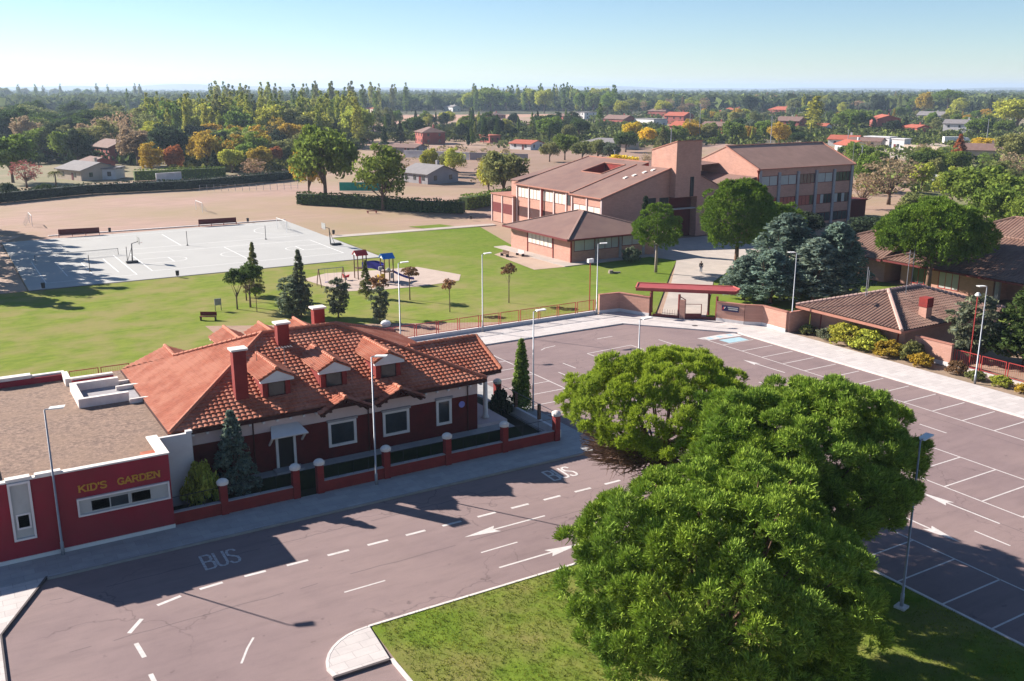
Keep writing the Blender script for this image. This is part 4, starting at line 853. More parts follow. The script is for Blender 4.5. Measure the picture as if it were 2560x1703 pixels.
for x0, y0, x1, y1, lb in ((19.4, 188.9, 26.2, 188.2, 'long maroon bench at the left back edge of the court'), (44.3, 189.6, 51.5, 189.2, 'long maroon bench at the centre back edge of the court')):
    t = thing('players_bench', lb, 'bench', ((x0+x1)/2, y0, 0), 'long maroon benches behind the court')
    MB().bar((x0, y0, .5), (x1, y1, .5), .5, .06).obj('seat', M['bench'], t); MB().bar((x0, y0+.3, .95), (x1, y1+.3, .95), .06, .9).obj('backrest', M['bench'], t)
    for f in (0, .33, .66, 1): MB().bar((x0+(x1-x0)*f, y0+.05, 0), (x0+(x1-x0)*f, y0+.05, .48), .35, .08).obj('leg', M['bench'], t)
for x, y, lb in ((28.2, 190.2, 'litter bin behind the court, right of the left maroon bench'), (54.1, 190.6, 'litter bin behind the court, right of the centre maroon bench'), (62.6, 165.9, 'litter bin at the right corner of the court path'), (29.0, 139.3, 'dark litter bin on the front edge of the court'), (94, 171, 'dark litter bin at the foot of the low school block'), (11.7, 139.5, 'dark litter bin in the shade at the left front corner of the court')): bin_(x, y, lb)
def bench(x, y, rz, label, m='bench'):
    t = thing('park_bench', label, 'bench', (x, y, 0), 'wooden park benches on the lawn', rz)
    MB().box(-.95, -.22, .42, .95, .22, .48).obj('seat', M[m], t, local=True); MB().box(-.95, .24, .5, .95, .3, .95).obj('backrest', M[m], t, local=True)
    for xx in (-.85, .85): MB().box(xx-.03, -.22, 0, xx+.03, .3, .42).obj('leg', M['black'], t, local=True)
bench(26.0, 110.6, -.55, 'dark wooden bench on the lawn behind the tiled house'); bench(77.6, 130.2, -1.57, 'weathered bench on the bare yard left of the annex', 'post'); bench(80.0, 129.4, -1.57, 'pale pink bench against the annex wall', 'pink')
b_ = G(907, 523); bench(b_[0]+7, b_[1]-6, .3, 'low brown bench under the field edge tree'); 
t = thing('notice_board', 'small grey notice board on two legs behind the lawn bench', 'board', (28.2, 114.9, 0))
MB().box(27.9, 114.86, .7, 28.7, 114.94, 1.5).obj('panel', M['net'], t); MB().box(27.92, 114.87, 0, 27.98, 114.93, .7).obj('leg', M['black'], t); MB().box(28.62, 114.87, 0, 28.68, 114.93, .7).obj('leg', M['black'], t)
# ------------------------------------------------------------------ playground
P_ = thing('climbing_frame', 'wooden playground tower with blue roof, blue tunnel bridge and slide', 'playground', (52.8, 121.5, 0))
def tower(x, y, roofm, rname):
    for dx in (-.65, .65):
        for dy in (-.65, .65): MB().box(x+dx-.06, y+dy-.06, 0, x+dx+.06, y+dy+.06, 3.5).obj('post', M['post'], P_)
    MB().box(x-.62, y-.62, 1.45, x+.62, y+.62, 1.55).obj('platform', M['post'], P_)
    MB().slab([(x-.9, y-.85, 3.4), (x+.9, y-.85, 3.4), (x+.9, y, 4.05), (x-.9, y, 4.05)], .06).slab([(x+.9, y+.85, 3.4), (x-.9, y+.85, 3.4), (x-.9, y, 4.05), (x+.9, y, 4.05)], .06).obj(rname, M[roofm], P_)
    MB().add([(x-.8, y-.75, 3.42), (x-.8, y+.75, 3.42), (x-.8, y, 3.98), (x-.74, y-.75, 3.42), (x-.74, y+.75, 3.42), (x-.74, y, 3.98)], [(2,1,0),(3,4,5),(0,1,4,3),(1,2,5,4),(2,0,3,5)]).obj('roof_gable', M['lampw'], P_)
tower(53.0, 120.6, 'cyan', 'roof'); tower(50.9, 125.0, 'redp', 'roof')
u_ = (Vector((52.7, 121.4, 0))-Vector((51.2, 124.3, 0)))
mb = MB(); n = 8
for sgn_ in (-1, 1):
    o_ = Vector((51.2, 124.3, 1.5))+Vector((u_.y, -u_.x, 0)).normalized()*.5*sgn_
    for k in range(n):
        a = k/n; b = (k+1)/n; za = .25*math.sin(a*math.pi); zb = .25*math.sin(b*math.pi)
        mb.slab([o_+u_*a+Vector((0, 0, za)), o_+u_*b+Vector((0, 0, zb)), o_+u_*b+Vector((0, 0, zb+.95)), o_+u_*a+Vector((0, 0, za+.95))], .05)
mb.slab([Vector((51.2, 124.3, 2.3))+Vector((-.45, -.15, 0)), Vector((52.7, 121.4, 2.3))+Vector((-.45, -.15, 0)), Vector((52.7, 121.4, 2.3))+Vector((.45, .15, 0)), Vector((51.2, 124.3, 2.3))+Vector((.45, .15, 0))], .06)
mb.obj('bridge', M['blue'], P_)
sl2 = MB(); s0 = Vector((53.7, 120.4, 1.5)); s1 = Vector((56.6, 119.6, .25)); sd2 = (s1-s0); sw = Vector((.12, .33, 0))
for k in range(8):
    f = lambda a: s0+Vector((sd2.x*a, sd2.y*a, sd2.z*(1-(1-a)**1.5)))
    sl2.slab([f(k/8)-sw, f((k+1)/8)-sw, f((k+1)/8)+sw, f(k/8)+sw], .04)
    for s_ in (-1, 1): sl2.bar(f(k/8)+sw*s_+Vector((0, 0, .08)), f((k+1)/8)+sw*s_+Vector((0, 0, .08)), .05, .2)
sl2.obj('slide', M['blue'], P_)
MB().box(51.7, 119.7, .1, 52.2, 119.8, 1.4).box(51.6, 120.3, .1, 51.7, 120.8, 1.2).obj('panel', M['yellow'], P_)
MB().tube([(52.9, 119.9, 1.6), (52.9, 119.9, 1.85), (52.9, 119.9, 2.1)], [.2, .33, .18], 10).tube([(51.9, 120.3, 1.9), (51.9, 120.3, 2.3)], .28, 10).obj('play_drum', M['net'], P_)
MB().box(53.2, 119.85, .6, 53.6, 119.93, 1.35).obj('net_panel', M['concrete'], P_)
SW = thing('swing_set', 'wooden swing frame with two A shaped ends on the sand', 'swing', (45.6, 122.7, 0))
for x in (43.9, 47.4):
    MB().bar((x, 123.6, 0), (x, 122.72, 2.3), .1).bar((x, 121.8, 0), (x, 122.68, 2.3), .1).obj('frame_end', M['trunkred'], SW)
MB().tube([(43.8, 122.7, 2.32), (47.5, 122.7, 2.32)], .05, 8).obj('crossbar', M['steel'], SW)
for x in (45.0, 46.3): MB().bar((x-.2, 122.7, 2.3), (x-.2, 122.7, .5), .015).bar((x+.2, 122.7, 2.3), (x+.2, 122.7, .5), .015).box(x-.24, 122.55, .45, x+.24, 122.85, .5).obj('seat', M['blue'], SW)
RK = thing('spring_rocker', 'small red spring rocker at the edge of the sand', 'rocker', (48.7, 125, 0))
MB().tube([(48.7, 125, 0), (48.7, 125, .4)], .12, 8).obj('spring', M['steel'], RK); MB().add([(48.3,124.9,.35),(49.1,124.9,.35),(49.2,124.9,.75),(48.7,124.9,.6),(48.2,124.9,.95),(48.3,125.1,.35),(49.1,125.1,.35),(49.2,125.1,.75),(48.7,125.1,.6),(48.2,125.1,.95)], [(0,1,2,3,4),(9,8,7,6,5),(0,5,6,1),(1,6,7,2),(2,7,8,3),(3,8,9,4),(4,9,5,0)]).obj('rocker_body', M['redp'], RK)
t = thing('play_table', 'low dark blue curved play bench on the sand under the swings', 'bench', (45.9, 119.9, 0))
MB().box(45.3, 119.7, .38, 46.9, 120.2, .45).obj('top', M['blue'], t); MB().box(45.35, 119.8, 0, 45.5, 120.1, .38).obj('leg', M['steel'], t); MB().box(46.7, 119.8, 0, 46.85, 120.1, .38).obj('leg', M['steel'], t)
gb = G(1615, 849); 
# white garden dish behind house
dd = G(965, 815)
t = thing('round_marker', 'small white round marker stone behind the brown back roof', 'marker', (dd[0], dd[1], 0)); MB().tube([(dd[0], dd[1], 0), (dd[0], dd[1], .3), (dd[0], dd[1], .55), (dd[0], dd[1], .7)], [.45, .6, .45, .05], 12).obj('stone', M['lampw'], t)
# ------------------------------------------------------------------ person walking on the path
def person(x, y, rz):
    t = thing('person', 'person in dark jacket and pale trousers walking on the school path', 'person', (x, y, .03), rz=rz)
    V = [(0,0,.95),(0,0,1.15),(0,0,1.38),(0,0,1.50),(0,0,1.62),(0,.01,1.72), (-.1,0,.9),(-.11,.12,.5),(-.11,.02,.08),(-.11,.17,.03), (.1,0,.9),(.11,-.05,.5),(.11,-.25,.12),(.11,-.13,.04), (-.2,0,1.4),(-.25,-.05,1.12),(-.24,.08,.88),(-.24,.12,.8), (.2,0,1.4),(.25,.05,1.12),(.24,.16,.9),(.24,.2,.82)]
    E_ = [(0,1),(1,2),(2,3),(3,4),(4,5),(0,6),(6,7),(7,8),(8,9),(0,10),(10,11),(11,12),(12,13),(2,14),(14,15),(15,16),(16,17),(2,18),(18,19),(19,20),(20,21)]
    Rr = [.14,.13,.15,.06,.095,.07,.095,.07,.045,.04,.095,.07,.045,.04,.065,.05,.035,.03,.065,.05,.035,.03]
    me = bpy.data.meshes.new('body'); me.from_pydata(V, E_, []); o = link('body', me, M['skin'], t)
    m = o.modifiers.new('s', 'SKIN'); m.use_smooth_shade = True
    for i, r in enumerate(Rr): me.skin_vertices[0].data[i].radius = (r, r*.85)
    me.skin_vertices[0].data[0].use_root = True
    s = o.modifiers.new('u', 'SUBSURF'); s.levels = 1; s.render_levels = 2
    for nm, vs, es, rr, mt in (('jacket', V[0:3]+[V[14], V[15], V[16], V[18], V[19], V[20]], [(0,1),(1,2),(2,3),(3,4),(4,5),(2,6),(6,7),(7,8)], [.165,.155,.17,.085,.07,.055,.085,.07,.055], 'jacket'), ('trousers', [V[0], V[6], V[7], V[8], V[10], V[11], V[12]], [(0,1),(1,2),(2,3),(0,4),(4,5),(5,6)], [.155,.115,.09,.065,.115,.09,.065], 'jeans'), ('hair', [(0,-.02,1.66),(0,-.02,1.74)], [(0,1)], [.105,.09], 'jacket')):
        me = bpy.data.meshes.new(nm); me.from_pydata([(a, b, c+(.0 if nm != 'trousers' else -.02)) for a, b, c in vs], es, []); c = link(nm, me, M[mt], o)
        m = c.modifiers.new('s', 'SKIN'); m.use_smooth_shade = True
        for i, r in enumerate(rr): me.skin_vertices[0].data[i].radius = (r, r*.9)
        c.modifiers.new('u', 'SUBSURF').render_levels = 2
pp = G(1752, 683); person(pp[0], pp[1], 2.4)

# ------------------------------------------------------------------ vegetation
rg = np.random.default_rng(11)
def nrm(a): return a/np.maximum(np.linalg.norm(a, axis=1, keepdims=True), 1e-6)
def leafquads(P, O, size, asp=.6, rnd=.9):
    n = nrm(O+rg.normal(size=P.shape)*rnd); t = nrm(np.cross(n, rg.normal(size=P.shape))); b = np.cross(n, t)
    s = (size*(.6+.8*rg.random((len(P), 1))))
    a = t*s; c = b*s*asp
    V = np.stack([P-a-c*.3, P-c, P+a-c*.1, P+c], 1).reshape(-1, 3)
    return V, np.arange(len(V)).reshape(-1, 4)
def clumpy(C, Rr, per, size, asp=.6, up=.3, fill=.55, rnd=.8):
    m = len(C); d = nrm(rg.normal(size=(m*per, 3))+np.array([0, 0, up])); Cr = np.repeat(C, per, 0); R_ = np.repeat(Rr, per)[:, None]
    P = Cr+d*R_*(fill+(1-fill)*rg.random((m*per, 1)))*np.array([1, 1, .8])
    return leafquads(P, d, size, asp, rnd)
def ell(n, rx, rz, cz, inner=.35, low=-1.):
    d = nrm(rg.normal(size=(n*2, 3))); d = d[d[:, 2] > low][:n]; k = (1-inner*rg.random((len(d), 1))**1.5)
    k *= 1+.13*np.sin(d[:, :1]*5+1)*np.cos(d[:, 1:2]*4)
    return d*k*np.array([rx, rx, rz])+np.array([0, 0, cz])
def limbs(C, h0, hr, n, r0, lean=0):
    mb = MB(); k = min(n, len(C)); top = Vector((lean, 0, h0+hr*.5))
    mb.tube([(0, 0, -.1), (0, 0, h0*.5), (lean*.5, 0, h0), top], [r0*1.25, r0, r0*.85, r0*.4], 7)
    for i in range(k):
        c = Vector(C[int(i*len(C)/k)]); s = Vector((lean*.4, 0, h0*(.75+.5*(i % 4)/4))); m = (s+c)/2+Vector((0, 0, -.06*hr))
        mb.tube([s, m, c], [r0*.42, r0*.25, r0*.08], 5, cap=False)
    return mb
def proto(kind):
    """crown + trunk meshes in metres at a reference size (w, h)"""
    if kind == 'broad': w, h = 10, 10; C = ell(85, 4.1, 3.5, 6.0, .5, -.8); V = clumpy(C, rg.uniform(.9, 1.7, len(C)), 62, .30); T_ = limbs(C, 2.6, 4, 10, .28)
    elif kind == 'broad2': w, h = 10, 10; C = ell(60, 3.9, 3.6, 6.1, .6, -.9); C[:, 2] += .5*np.sin(C[:, 0]); V = clumpy(C, rg.uniform(.8, 1.9, len(C)), 80, .26); T_ = limbs(C, 2.4, 4, 10, .28)
    elif kind == 'poplar': w, h = 5, 20; z = rg.uniform(.1, .99, 120); rr = 2.3*np.sqrt(np.clip(np.sin(np.pi*np.clip(z, .02, .99)**.75), 0, 1)); a = rg.uniform(0, 6.28, 120); k = rg.uniform(.35, .9, 120); C = np.stack([rr*k*np.cos(a), rr*k*np.sin(a), z*19], 1); V = clumpy(C, rg.uniform(.6, 1.1, 120)*(.3+.7*rr/2.3), 32, .30, .5, .8); T_ = limbs(C, 3, 10, 6, .22)
    elif kind == 'sparse': w, h = 9, 12; C = ell(70, 4.0, 4.6, 7.0, .6, -.9); V = clumpy(C, rg.uniform(.7, 1.3, len(C)), 16, .26); T_ = limbs(C, 3, 6, 34, .25)
    elif kind == 'umbrella': w, h = 11, 10; C = ell(75, 4.9, 2.6, 7.0, .3, -.25); V = clumpy(C, rg.uniform(.9, 1.5, len(C)), 60, .28, .5, .7); T_ = limbs(C, 5, 2, 12, .26)
    elif kind == 'cypress': w, h = 2, 10; z = rg.uniform(0, 1, 160)**.8; rr = .95*(1-z)**.6*np.clip(z*8+.4, 0, 1); a = rg.uniform(0, 6.28, 160); C = np.stack([rr*.7*np.cos(a), rr*.7*np.sin(a), z*9.6], 1); V = clumpy(C, .2+rr*.55, 60, .19, .4, 1.); T_ = limbs(C, 1, 6, 2, .12)
    elif kind in ('spruce', 'cedar'):
        w, h = 7, 10; L = []; rad = 3.4 if kind == 'cedar' else 3.0; lo = .1
        for i in range(190 if kind == 'cedar' else 130):
            z = lo+(1-lo)*(rg.random()**(1.1)); R0 = rad*((1-z)**(.65 if kind == 'cedar' else .95))+.12; a = rg.uniform(0, 6.28)
            for k in np.linspace(.35, 1, 4): L.append((R0*k*math.cos(a), R0*k*math.sin(a), z*9.8-(.12 if kind == 'spruce' else -.28)*R0*k*k))
        C = np.array(L); V = clumpy(C, np.full(len(C), .40 if kind == 'cedar' else .30), 13, .22, .45, .8); T_ = limbs(C[3::16], 1, 7.5, 14, .2)
    elif kind == 'juniper': w, h = 4, 4; a = rg.uniform(0, 6.28, 90); z = rg.uniform(.0, 1, 90); rr = (.55+1.1*z**.6)*np.where(z > .75, (1-z)*3+.25, 1)*rg.uniform(.3, 1, 90); C = np.stack([rr*np.cos(a), rr*np.sin(a), z*3.6+.2], 1); V = clumpy(C, np.full(90, .42), 45, .17, .35, 1.8); T_ = limbs(C, .4, 2, 3, .1)
    elif kind == 'shrub': w, h = 4, 2.5; C = ell(50, 1.6, 1.1, 1.1, .4, -.6); V = clumpy(C, rg.uniform(.3, .6, len(C)), 50, .15); T_ = limbs(C, .3, 1, 6, .06)
    elif kind == 'sapling': w, h = 2, 5; C = ell(22, .75, .85, 4.0, .5); V = clumpy(C, rg.uniform(.2, .4, len(C)), 26, .12); T_ = limbs(C, 3.1, 1, 5, .05)
    elif kind == 'smallpine': w, h = 4, 5; C = ell(40, 1.6, 1.1, 3.8, .4, -.3); V = clumpy(C, rg.uniform(.3, .6, len(C)), 60, .14, .4, .8); T_ = limbs(C, 1.9, 1.4, 8, .10)
    elif kind == 'palm':
        w, h = 4, 5; V_ = []; T_ = MB().tube([(0, 0, 0), (0, 0, 3.6)], [.2, .16], 7)
        P = []; 
        for i in range(22):
            a = i*2.4; el = .2+.9*(i % 5)/5
            for k in np.linspace(.15, 1.9, 14): P.append((k*math.cos(a), k*math.sin(a), 3.7+k*math.sin(el)-.42*k*k))
        P = np.array(P); V = leafquads(np.repeat(P, 3, 0), np.array([[0, 0, 1.]]*len(P)*3), .22, .3, .5)
    Vv, F = V; me = npmesh(kind+'_crown', Vv, F)
    tm = bpy.data.meshes.new(kind+'_trunk'); tm.from_pydata(T_.v, [], T_.f); tm.update()
    for q in tm.polygons: q.use_smooth = True
    me.materials.append(M['leaf']); tm.materials.append(M['bark'])
    # one-piece mesh for trees too small to show parts
    tv = np.array(T_.v); fm = bpy.data.meshes.new(kind+'_far')
    faces = [tuple(f) for f in F.tolist()]+[tuple(len(Vv)+i for i in f) for f in T_.f]
    fm.from_pydata([tuple(p) for p in Vv.tolist()]+T_.v, [], faces)
    fm.materials.append(M['leaf']); fm.materials.append(M['bark'])
    mi = np.zeros(len(faces), np.int32); mi[len(F):] = 1; fm.polygons.foreach_set('material_index', mi); fm.update()
    return me, tm, fm, w, h
PR = {}
CN = {'pine': (.070, .115, .040), 'green': (.16, .235, .052), 'lime': (.34, .38, .075), 'yellow': (.60, .48, .05), 'gold': (.40, .30, .055), 'rust': (.38, .14, .065), 'orange': (.42, .20, .04), 'olive': (.20, .225, .095), 'bare': (.32, .25, .18), 'purple': (.26, .10, .10), 'dusk': (.050, .072, .048), 'blue': (.155, .225, .205), 'greyg': (.15, .19, .14), 'brown': (.22, .135, .085)}
ADJ = {'pine': 'dark green', 'green': 'mid green', 'lime': 'bright green', 'yellow': 'bright yellow', 'gold': 'golden', 'rust': 'rusty red', 'orange': 'orange', 'olive': 'olive green', 'bare': 'brownish half bare', 'purple': 'purple leaved', 'dusk': 'blackish green', 'blue': 'silvery blue', 'greyg': 'grey green', 'brown': 'brown leaved'}
def plant(kind, x, y, h, wd, col, label, group=None, parts=True, name=None, z=0):
    if kind not in PR: PR[kind] = proto(kind)
    cm, tm, fm, w0, h0 = PR[kind]; s = (wd/w0, wd/w0, h/h0); rz = R.uniform(0, 6.28)
    c = CN[col]; j = R.uniform(.85, 1.15); c = (c[0]*j*R.uniform(.93, 1.07), c[1]*j, c[2]*j, 1)
    nm = name or {'broad': 'broadleaf_tree', 'broad2': 'bushy_tree', 'poplar': 'poplar_tree', 'sparse': 'half_bare_tree', 'umbrella': 'stone_pine', 'cypress': 'cypress_tree', 'spruce': 'spruce_tree', 'cedar': 'cedar_tree', 'juniper': 'juniper_shrub', 'shrub': 'shrub', 'sapling': 'young_tree', 'smallpine': 'small_pine', 'palm': 'palm_tree'}[kind]
    cat = {'juniper': 'shrub', 'shrub': 'shrub'}.get(kind, 'tree')
    if parts:
        t = thing(nm, label, cat, (x, y, z), group, rz); t.scale = s
        for n_, me in (('crown', cm), ('trunk', tm)):
            o = bpy.data.objects.new(n_, me); COL.objects.link(o); o.parent = t; o.color = c
    else:
        t = bpy.data.objects.new(nm, fm); COL.objects.link(t); t.location = (x, y, z); t.rotation_euler[2] = rz; t.scale = s; t.color = c; tag(t, label, cat, group)
    return t
def T(kind, xd, yb, yt, wd, col, label, **k):       # by where base and top are seen in the photograph
    x, y = D(xd, yb); h = (yb-yt)/(yb-202.6)*26
    dep = (x*math.cos(HEAD)+y*math.sin(HEAD))*math.cos(PITCH)+26*math.sin(PITCH)
    return plant(kind, x, y, h, wd*1.0861*dep/2400, col, label, **k)
# --- near plants
plant('spruce', 14.9, 59.6, 5.9, 4.2, 'blue', 'silvery blue spruce in the garden between the crimson nursery and the brick house door')
plant('shrub', 12.5, 59.0, 3.1, 2.6, 'lime', 'bright green rounded shrub beside the white side wall')
plant('cypress', 39.9, 64.3, 6.4, 1.5, 'green', 'tall thin cypress behind the side garden wall')
plant('shrub', 38.0, 64.3, 2.3, 2.2, 'dusk', 'dark bush in the shade beside the white porch column')
for x, y, h, wd, c, l in ((80.3, 70, 1.1, 2.2, 'olive', 'small olive shrub nearest the corner lamp in the bed'), (80.4, 67.6, 1.2, 2.4, 'greyg', 'small grey green shrub left of the big yellow green bush'), (80.5, 64.9, 2.3, 4.4, 'lime', 'left and tallest of the big yellow green bushes by the low building'), (80.5, 62.2, 2.2, 4.2, 'lime', 'middle one of the big yellow green bushes by the low building'), (80.4, 59.8, 1.6, 3.6, 'gold', 'right, golden one of the big bushes by the low building'),
   (80.7, 57.3, 2.1, 2.6, 'olive', 'tall olive shrub in front of the salmon wall'), (80.1, 55.7, 1.3, 2.6, 'gold', 'low golden brown shrub in front of the salmon wall end'), (80.6, 52.3, 1.3, 2.2, 'brown', 'brownish shrub where the red fence begins'), (80.4, 50.2, .9, 2.0, 'olive', 'low olive shrub left of the rightmost lamp'), (80.6, 47.8, 1.0, 2.2, 'lime', 'low yellowish shrub just right of the rightmost lamp'), (80.5, 45.4, 1.0, 2.3, 'gold', 'golden shrub in the bed near the right edge'), (80.6, 42.8, 1.0, 2.4, 'olive', 'last olive shrub in the bed at the right edge')):
    plant('shrub', x, y, h, wd, c, l)
for x, y, h, wd, c, l, k in ((86.6, 54.6, 6.3, 7.5, 'greyg', 'bushy grey green conifer behind the end of the salmon wall', 'juniper'), (88.5, 50.5, 8.0, 8.0, 'pine', 'bushy green conifer behind the red fence and lamp', 'cedar'), (91.5, 46.5, 10.8, 9.5, 'pine', 'tall dense conifer at the right edge behind the red fence', 'cedar'), (85.5, 46.5, 4.2, 5, 'olive', 'low olive conifer behind the red fence at the right edge', 'juniper')):
    plant(k, x, y, h, wd, c, l, name='conifer_tree')
for k, x, y, h, wd, c, l in (('smallpine', 30.5, 114.6, 4.7, 3.6, 'pine', 'left small pine of the pair with forked trunk on the lawn'), ('smallpine', 32.2, 114.9, 5.3, 4.4, 'pine', 'right small pine of the pair on the lawn'), ('smallpine', 32.9, 119, 4.2, 3.2, 'pine', 'small pine behind the pair on the lawn'), ('spruce', 34.6, 121, 7.0, 3.4, 'olive', 'young pointed cedar behind the small pines near the court'), ('sapling', 32.1, 111.9, 3.2, 1.6, 'green', 'tiny green tree just right of the small pines'),
   ('spruce', 35.7, 106.4, 8.0, 3.9, 'greyg', 'tall pointed cedar rising behind the grey juniper'), ('juniper', 34.9, 107.2, 4.7, 6.0, 'greyg', 'widest grey blue juniper left of the back chimney'), ('juniper', 39.5, 104.4, 4.5, 4.0, 'greyg', 'middle grey blue juniper behind the tiled roof'), ('juniper', 42.6, 99.4, 4.0, 3.1, 'greyg', 'narrow dark juniper at the right of the tiled roof'), ('spruce', 46.6, 112.9, 4.8, 2.6, 'olive', 'thin olive conifer in front of the climbing frame'), ('sapling', 44.0, 102.5, 5.0, 2.6, 'brown', 'brown leaved young tree above the narrow juniper'),
   ('sapling', 50.7, 108.5, 4.5, 2.7, 'brown', 'rusty young tree in front of the sand right of the slide'), ('sapling', 51.9, 99.9, 4.2, 2.0, 'brown', 'thin brown young tree between the two lamp posts'), ('sapling', 60.6, 100.6, 5.2, 2.3, 'brown', 'dark brown young tree alone on the lawn before the annex'), ('shrub', 91.6, 115.6, 2.4, 3.2, 'greyg', 'grey green round shrub at the annex corner'), ('broad', 100.5, 83.5, 4.6, 4.0, 'olive', 'small olive tree between the blue cedar and the pine')):
    plant(k, x, y, h, wd, c, l)
# rocks and fallen log on lawn
for px, py, lb in ((1527, 683, 'small pale tree stump lying on the lawn near the annex'),):
    x, y = G(px, py); t = thing('tree_stump', lb, 'stump', (x, y, 0)); MB().tube([(x, y, 0), (x, y, .45)], [.4, .34], 9).bar((x+.3, y, .1), (x+1.3, y-.6, .1), .18).obj('stump_wood', M['barkp'], t)
# off-frame row at the left whose shadows fall on the court
for i, (x, y, h, wd) in enumerate(((3, 163, 17, 5), (3.2, 170, 18, 5), (2.5, 178, 17, 5), (2.8, 186, 18, 5), (2, 195, 17, 5), (1.6, 204, 18, 5), (2.6, 156, 14, 6), (.0, 214, 18, 5), (-3, 224, 18, 5), (-2, 150, 13, 6), (1.5, 145, 12, 5))):
    plant('poplar' if i != 6 else 'broad', x, y, h*1.12, wd*1.35, 'green', 'tall tree in the row left of the court casting long shadows', group='row of trees left of the court')
# --- needle pines built from tufts
def tufts(P, A, L, wd, n):
    """n thin needles fanned about axis A at each point P"""
    m = len(P); Pn = np.repeat(P, n, 0); An = np.repeat(A, n, 0)
    d = nrm(An+rg.normal(size=Pn.shape)*.55); s = np.cross(d, rg.normal(size=Pn.shape)); s = nrm(s)*wd
    l = L*(.6+.5*rg.random((len(d), 1)))
    b = Pn+rg.normal(size=Pn.shape)*.03
    V = np.stack([b-s*.5, b+s*.5, b+d*l+s*.28, b+d*l-s*.28], 1).reshape(-1, 3)
    return V, np.arange(len(V)).reshape(-1, 4)
def bigpine(x, y, cz, r, rz, mt, label, pads=150, per=34, L=.42, wd=.045, n=13, th=.34, padr=1.0, low=-.45, lean=(0, 0), bark='trunkred', group='umbrella pines', name='stone_pine', gaps=0., squash=1., limb=46, twigs=0, inner=0, dv=.16):
    t = thing(name, label, 'tree', (x, y, .1), group)
    d = nrm(rg.normal(size=(pads*6, 3))); d = d[d[:, 2] > low]
    keep = [d[0]]
    for q in d[1:]:                                  # spread the pads evenly
        if min(np.sum((np.array(keep)-q)**2, 1)) > (2.6/pads): keep.append(q)
        if len(keep) >= pads: break
    d = np.array(keep); k = 1-dv*rg.random((len(d), 1))**1.3
    k *= 1+.10*np.sin(d[:, :1]*4.3+x)*np.cos(d[:, 1:2]*3.7+y)+.05*rg.normal(size=(len(d), 1))
    C = d*k*np.array([r, r*squash, rz])+np.array([lean[0], lean[1], cz]); 
    pr = padr*rg.uniform(.65, 1.2, len(C))
    if gaps: 
        m_ = rg.random(len(C)) > gaps*(d[:, 2] < .15); C = C[m_]; d = d[m_]; pr = pr[m_]
    if inner:
        d2 = nrm(rg.normal(size=(inner, 3))+np.array([0, 0, .2])); C = np.concatenate([C, d2*np.array([r, r, rz])*.66+np.array([lean[0], lean[1], cz])]); d = np.concatenate([d, d2]); pr = np.concatenate([pr, np.full(inner, padr*1.5)])
    Q = nrm(rg.normal(size=(len(C)*per, 3))+np.repeat(d, per, 0)*1.0+np.array([0, 0, .7]))
    P = np.repeat(C, per, 0)+Q*np.repeat(pr, per)[:, None]*np.array([1, 1, .75])*(.75+.25*rg.random((len(Q), 1)))
    A = nrm(Q*.7+np.array([0, 0, .75]))
    V, F = tufts(P, A, L, wd, n)
    o = link('crown', npmesh('pine_crown', V, F), mt, t); o.color = (*mt_col.get(mt.name, (.08, .16, .03)), 1)
    mb = MB(); base = Vector((0, 0, 0)); fork = Vector((lean[0]*.5, lean[1]*.5, cz-rz*.75))
    mb.tube([base, (lean[0]*.15, lean[1]*.15, fork.z*.5), fork], [th*1.2, th*.95, th*.8], 9)
    for i in range(min(limb, len(C))):
        c = Vector(C[int(i*len(C)/min(limb, len(C)))]); m1 = fork+(c-fork)*.45+Vector((0, 0, -.10*(c-fork).length))
        mb.tube([fork+Vector((0, 0, .3*(i % 4))), m1, c], [th*.38, th*.2, .03], 5, cap=False)
    mb2 = mb
    if twigs:
        for i in range(twigs):
            a = R.uniform(2.4, 4.6); el = R.uniform(-.75, -.12); c = Vector((lean[0]+r*.97*math.cos(a)*math.cos(el*.5), lean[1]+r*.97*math.sin(a)*math.cos(el*.5), cz+rz*.9*math.sin(el)-.3))
            s = fork+Vector((R.uniform(-.5, .5), R.uniform(-.5, .5), R.uniform(-.2, .8))); m1 = s+(c-s)*.5+Vector((R.uniform(-.5, .5), R.uniform(-.5, .5), R.uniform(-.5, .1)))
            mb.tube([s, m1, c], [.07, .045, .012], 4, cap=False)
            for _ in range(3):
                q0 = m1+(c-m1)*R.uniform(.1, .8); mb.tube([q0, q0+Vector((R.uniform(-.7, .7), R.uniform(-.7, .7), R.uniform(-.5, .25)))], [.02, .008], 3, cap=False)
    v = mb.v; mb.obj('trunk', M[bark], t, smooth=True, local=True)
    return t
mt_col = {}
bigpine(27.0, 27.0, 5.5, 6.1, 4.5, M['needle'], 'nearest and largest dark green umbrella pine on the grass island', pads=350, per=48, low=-.76, padr=.66, L=.33, wd=.044, n=12, inner=70, dv=.24, limb=26)
bigpine(37.8, 32.8, 6.7, 5.9, 4.0, M['needle'], 'middle dark green umbrella pine on the right of the grass island', pads=340, per=48, low=-.72, padr=.66, L=.33, wd=.044, n=12, inner=70, dv=.24, limb=26)
bigpine(36.2, 42.1, 6.9, 5.3, 3.5, M['needley'], 'yellow green umbrella pine furthest back on the island, bare twigs showing below', pads=330, per=36, low=-.25, padr=.54, L=.27, wd=.042, n=11, gaps=.3, twigs=200, dv=.14, inner=40, limb=26)
M['needle2'] = leafmat('garden_pine_needles', False, (.13, .21, .035), (1.3, 1.15, .8), tr=.2, var=.35)
bigpine(101.6, 103.2, 7.4, 4.6, 5.0, M['needle2'], 'large rounded pine beside the school path in front of the tower', inner=40, pads=150, per=30, L=.45, wd=.09, n=8, padr=1.15, low=-.75, group=None, limb=20)
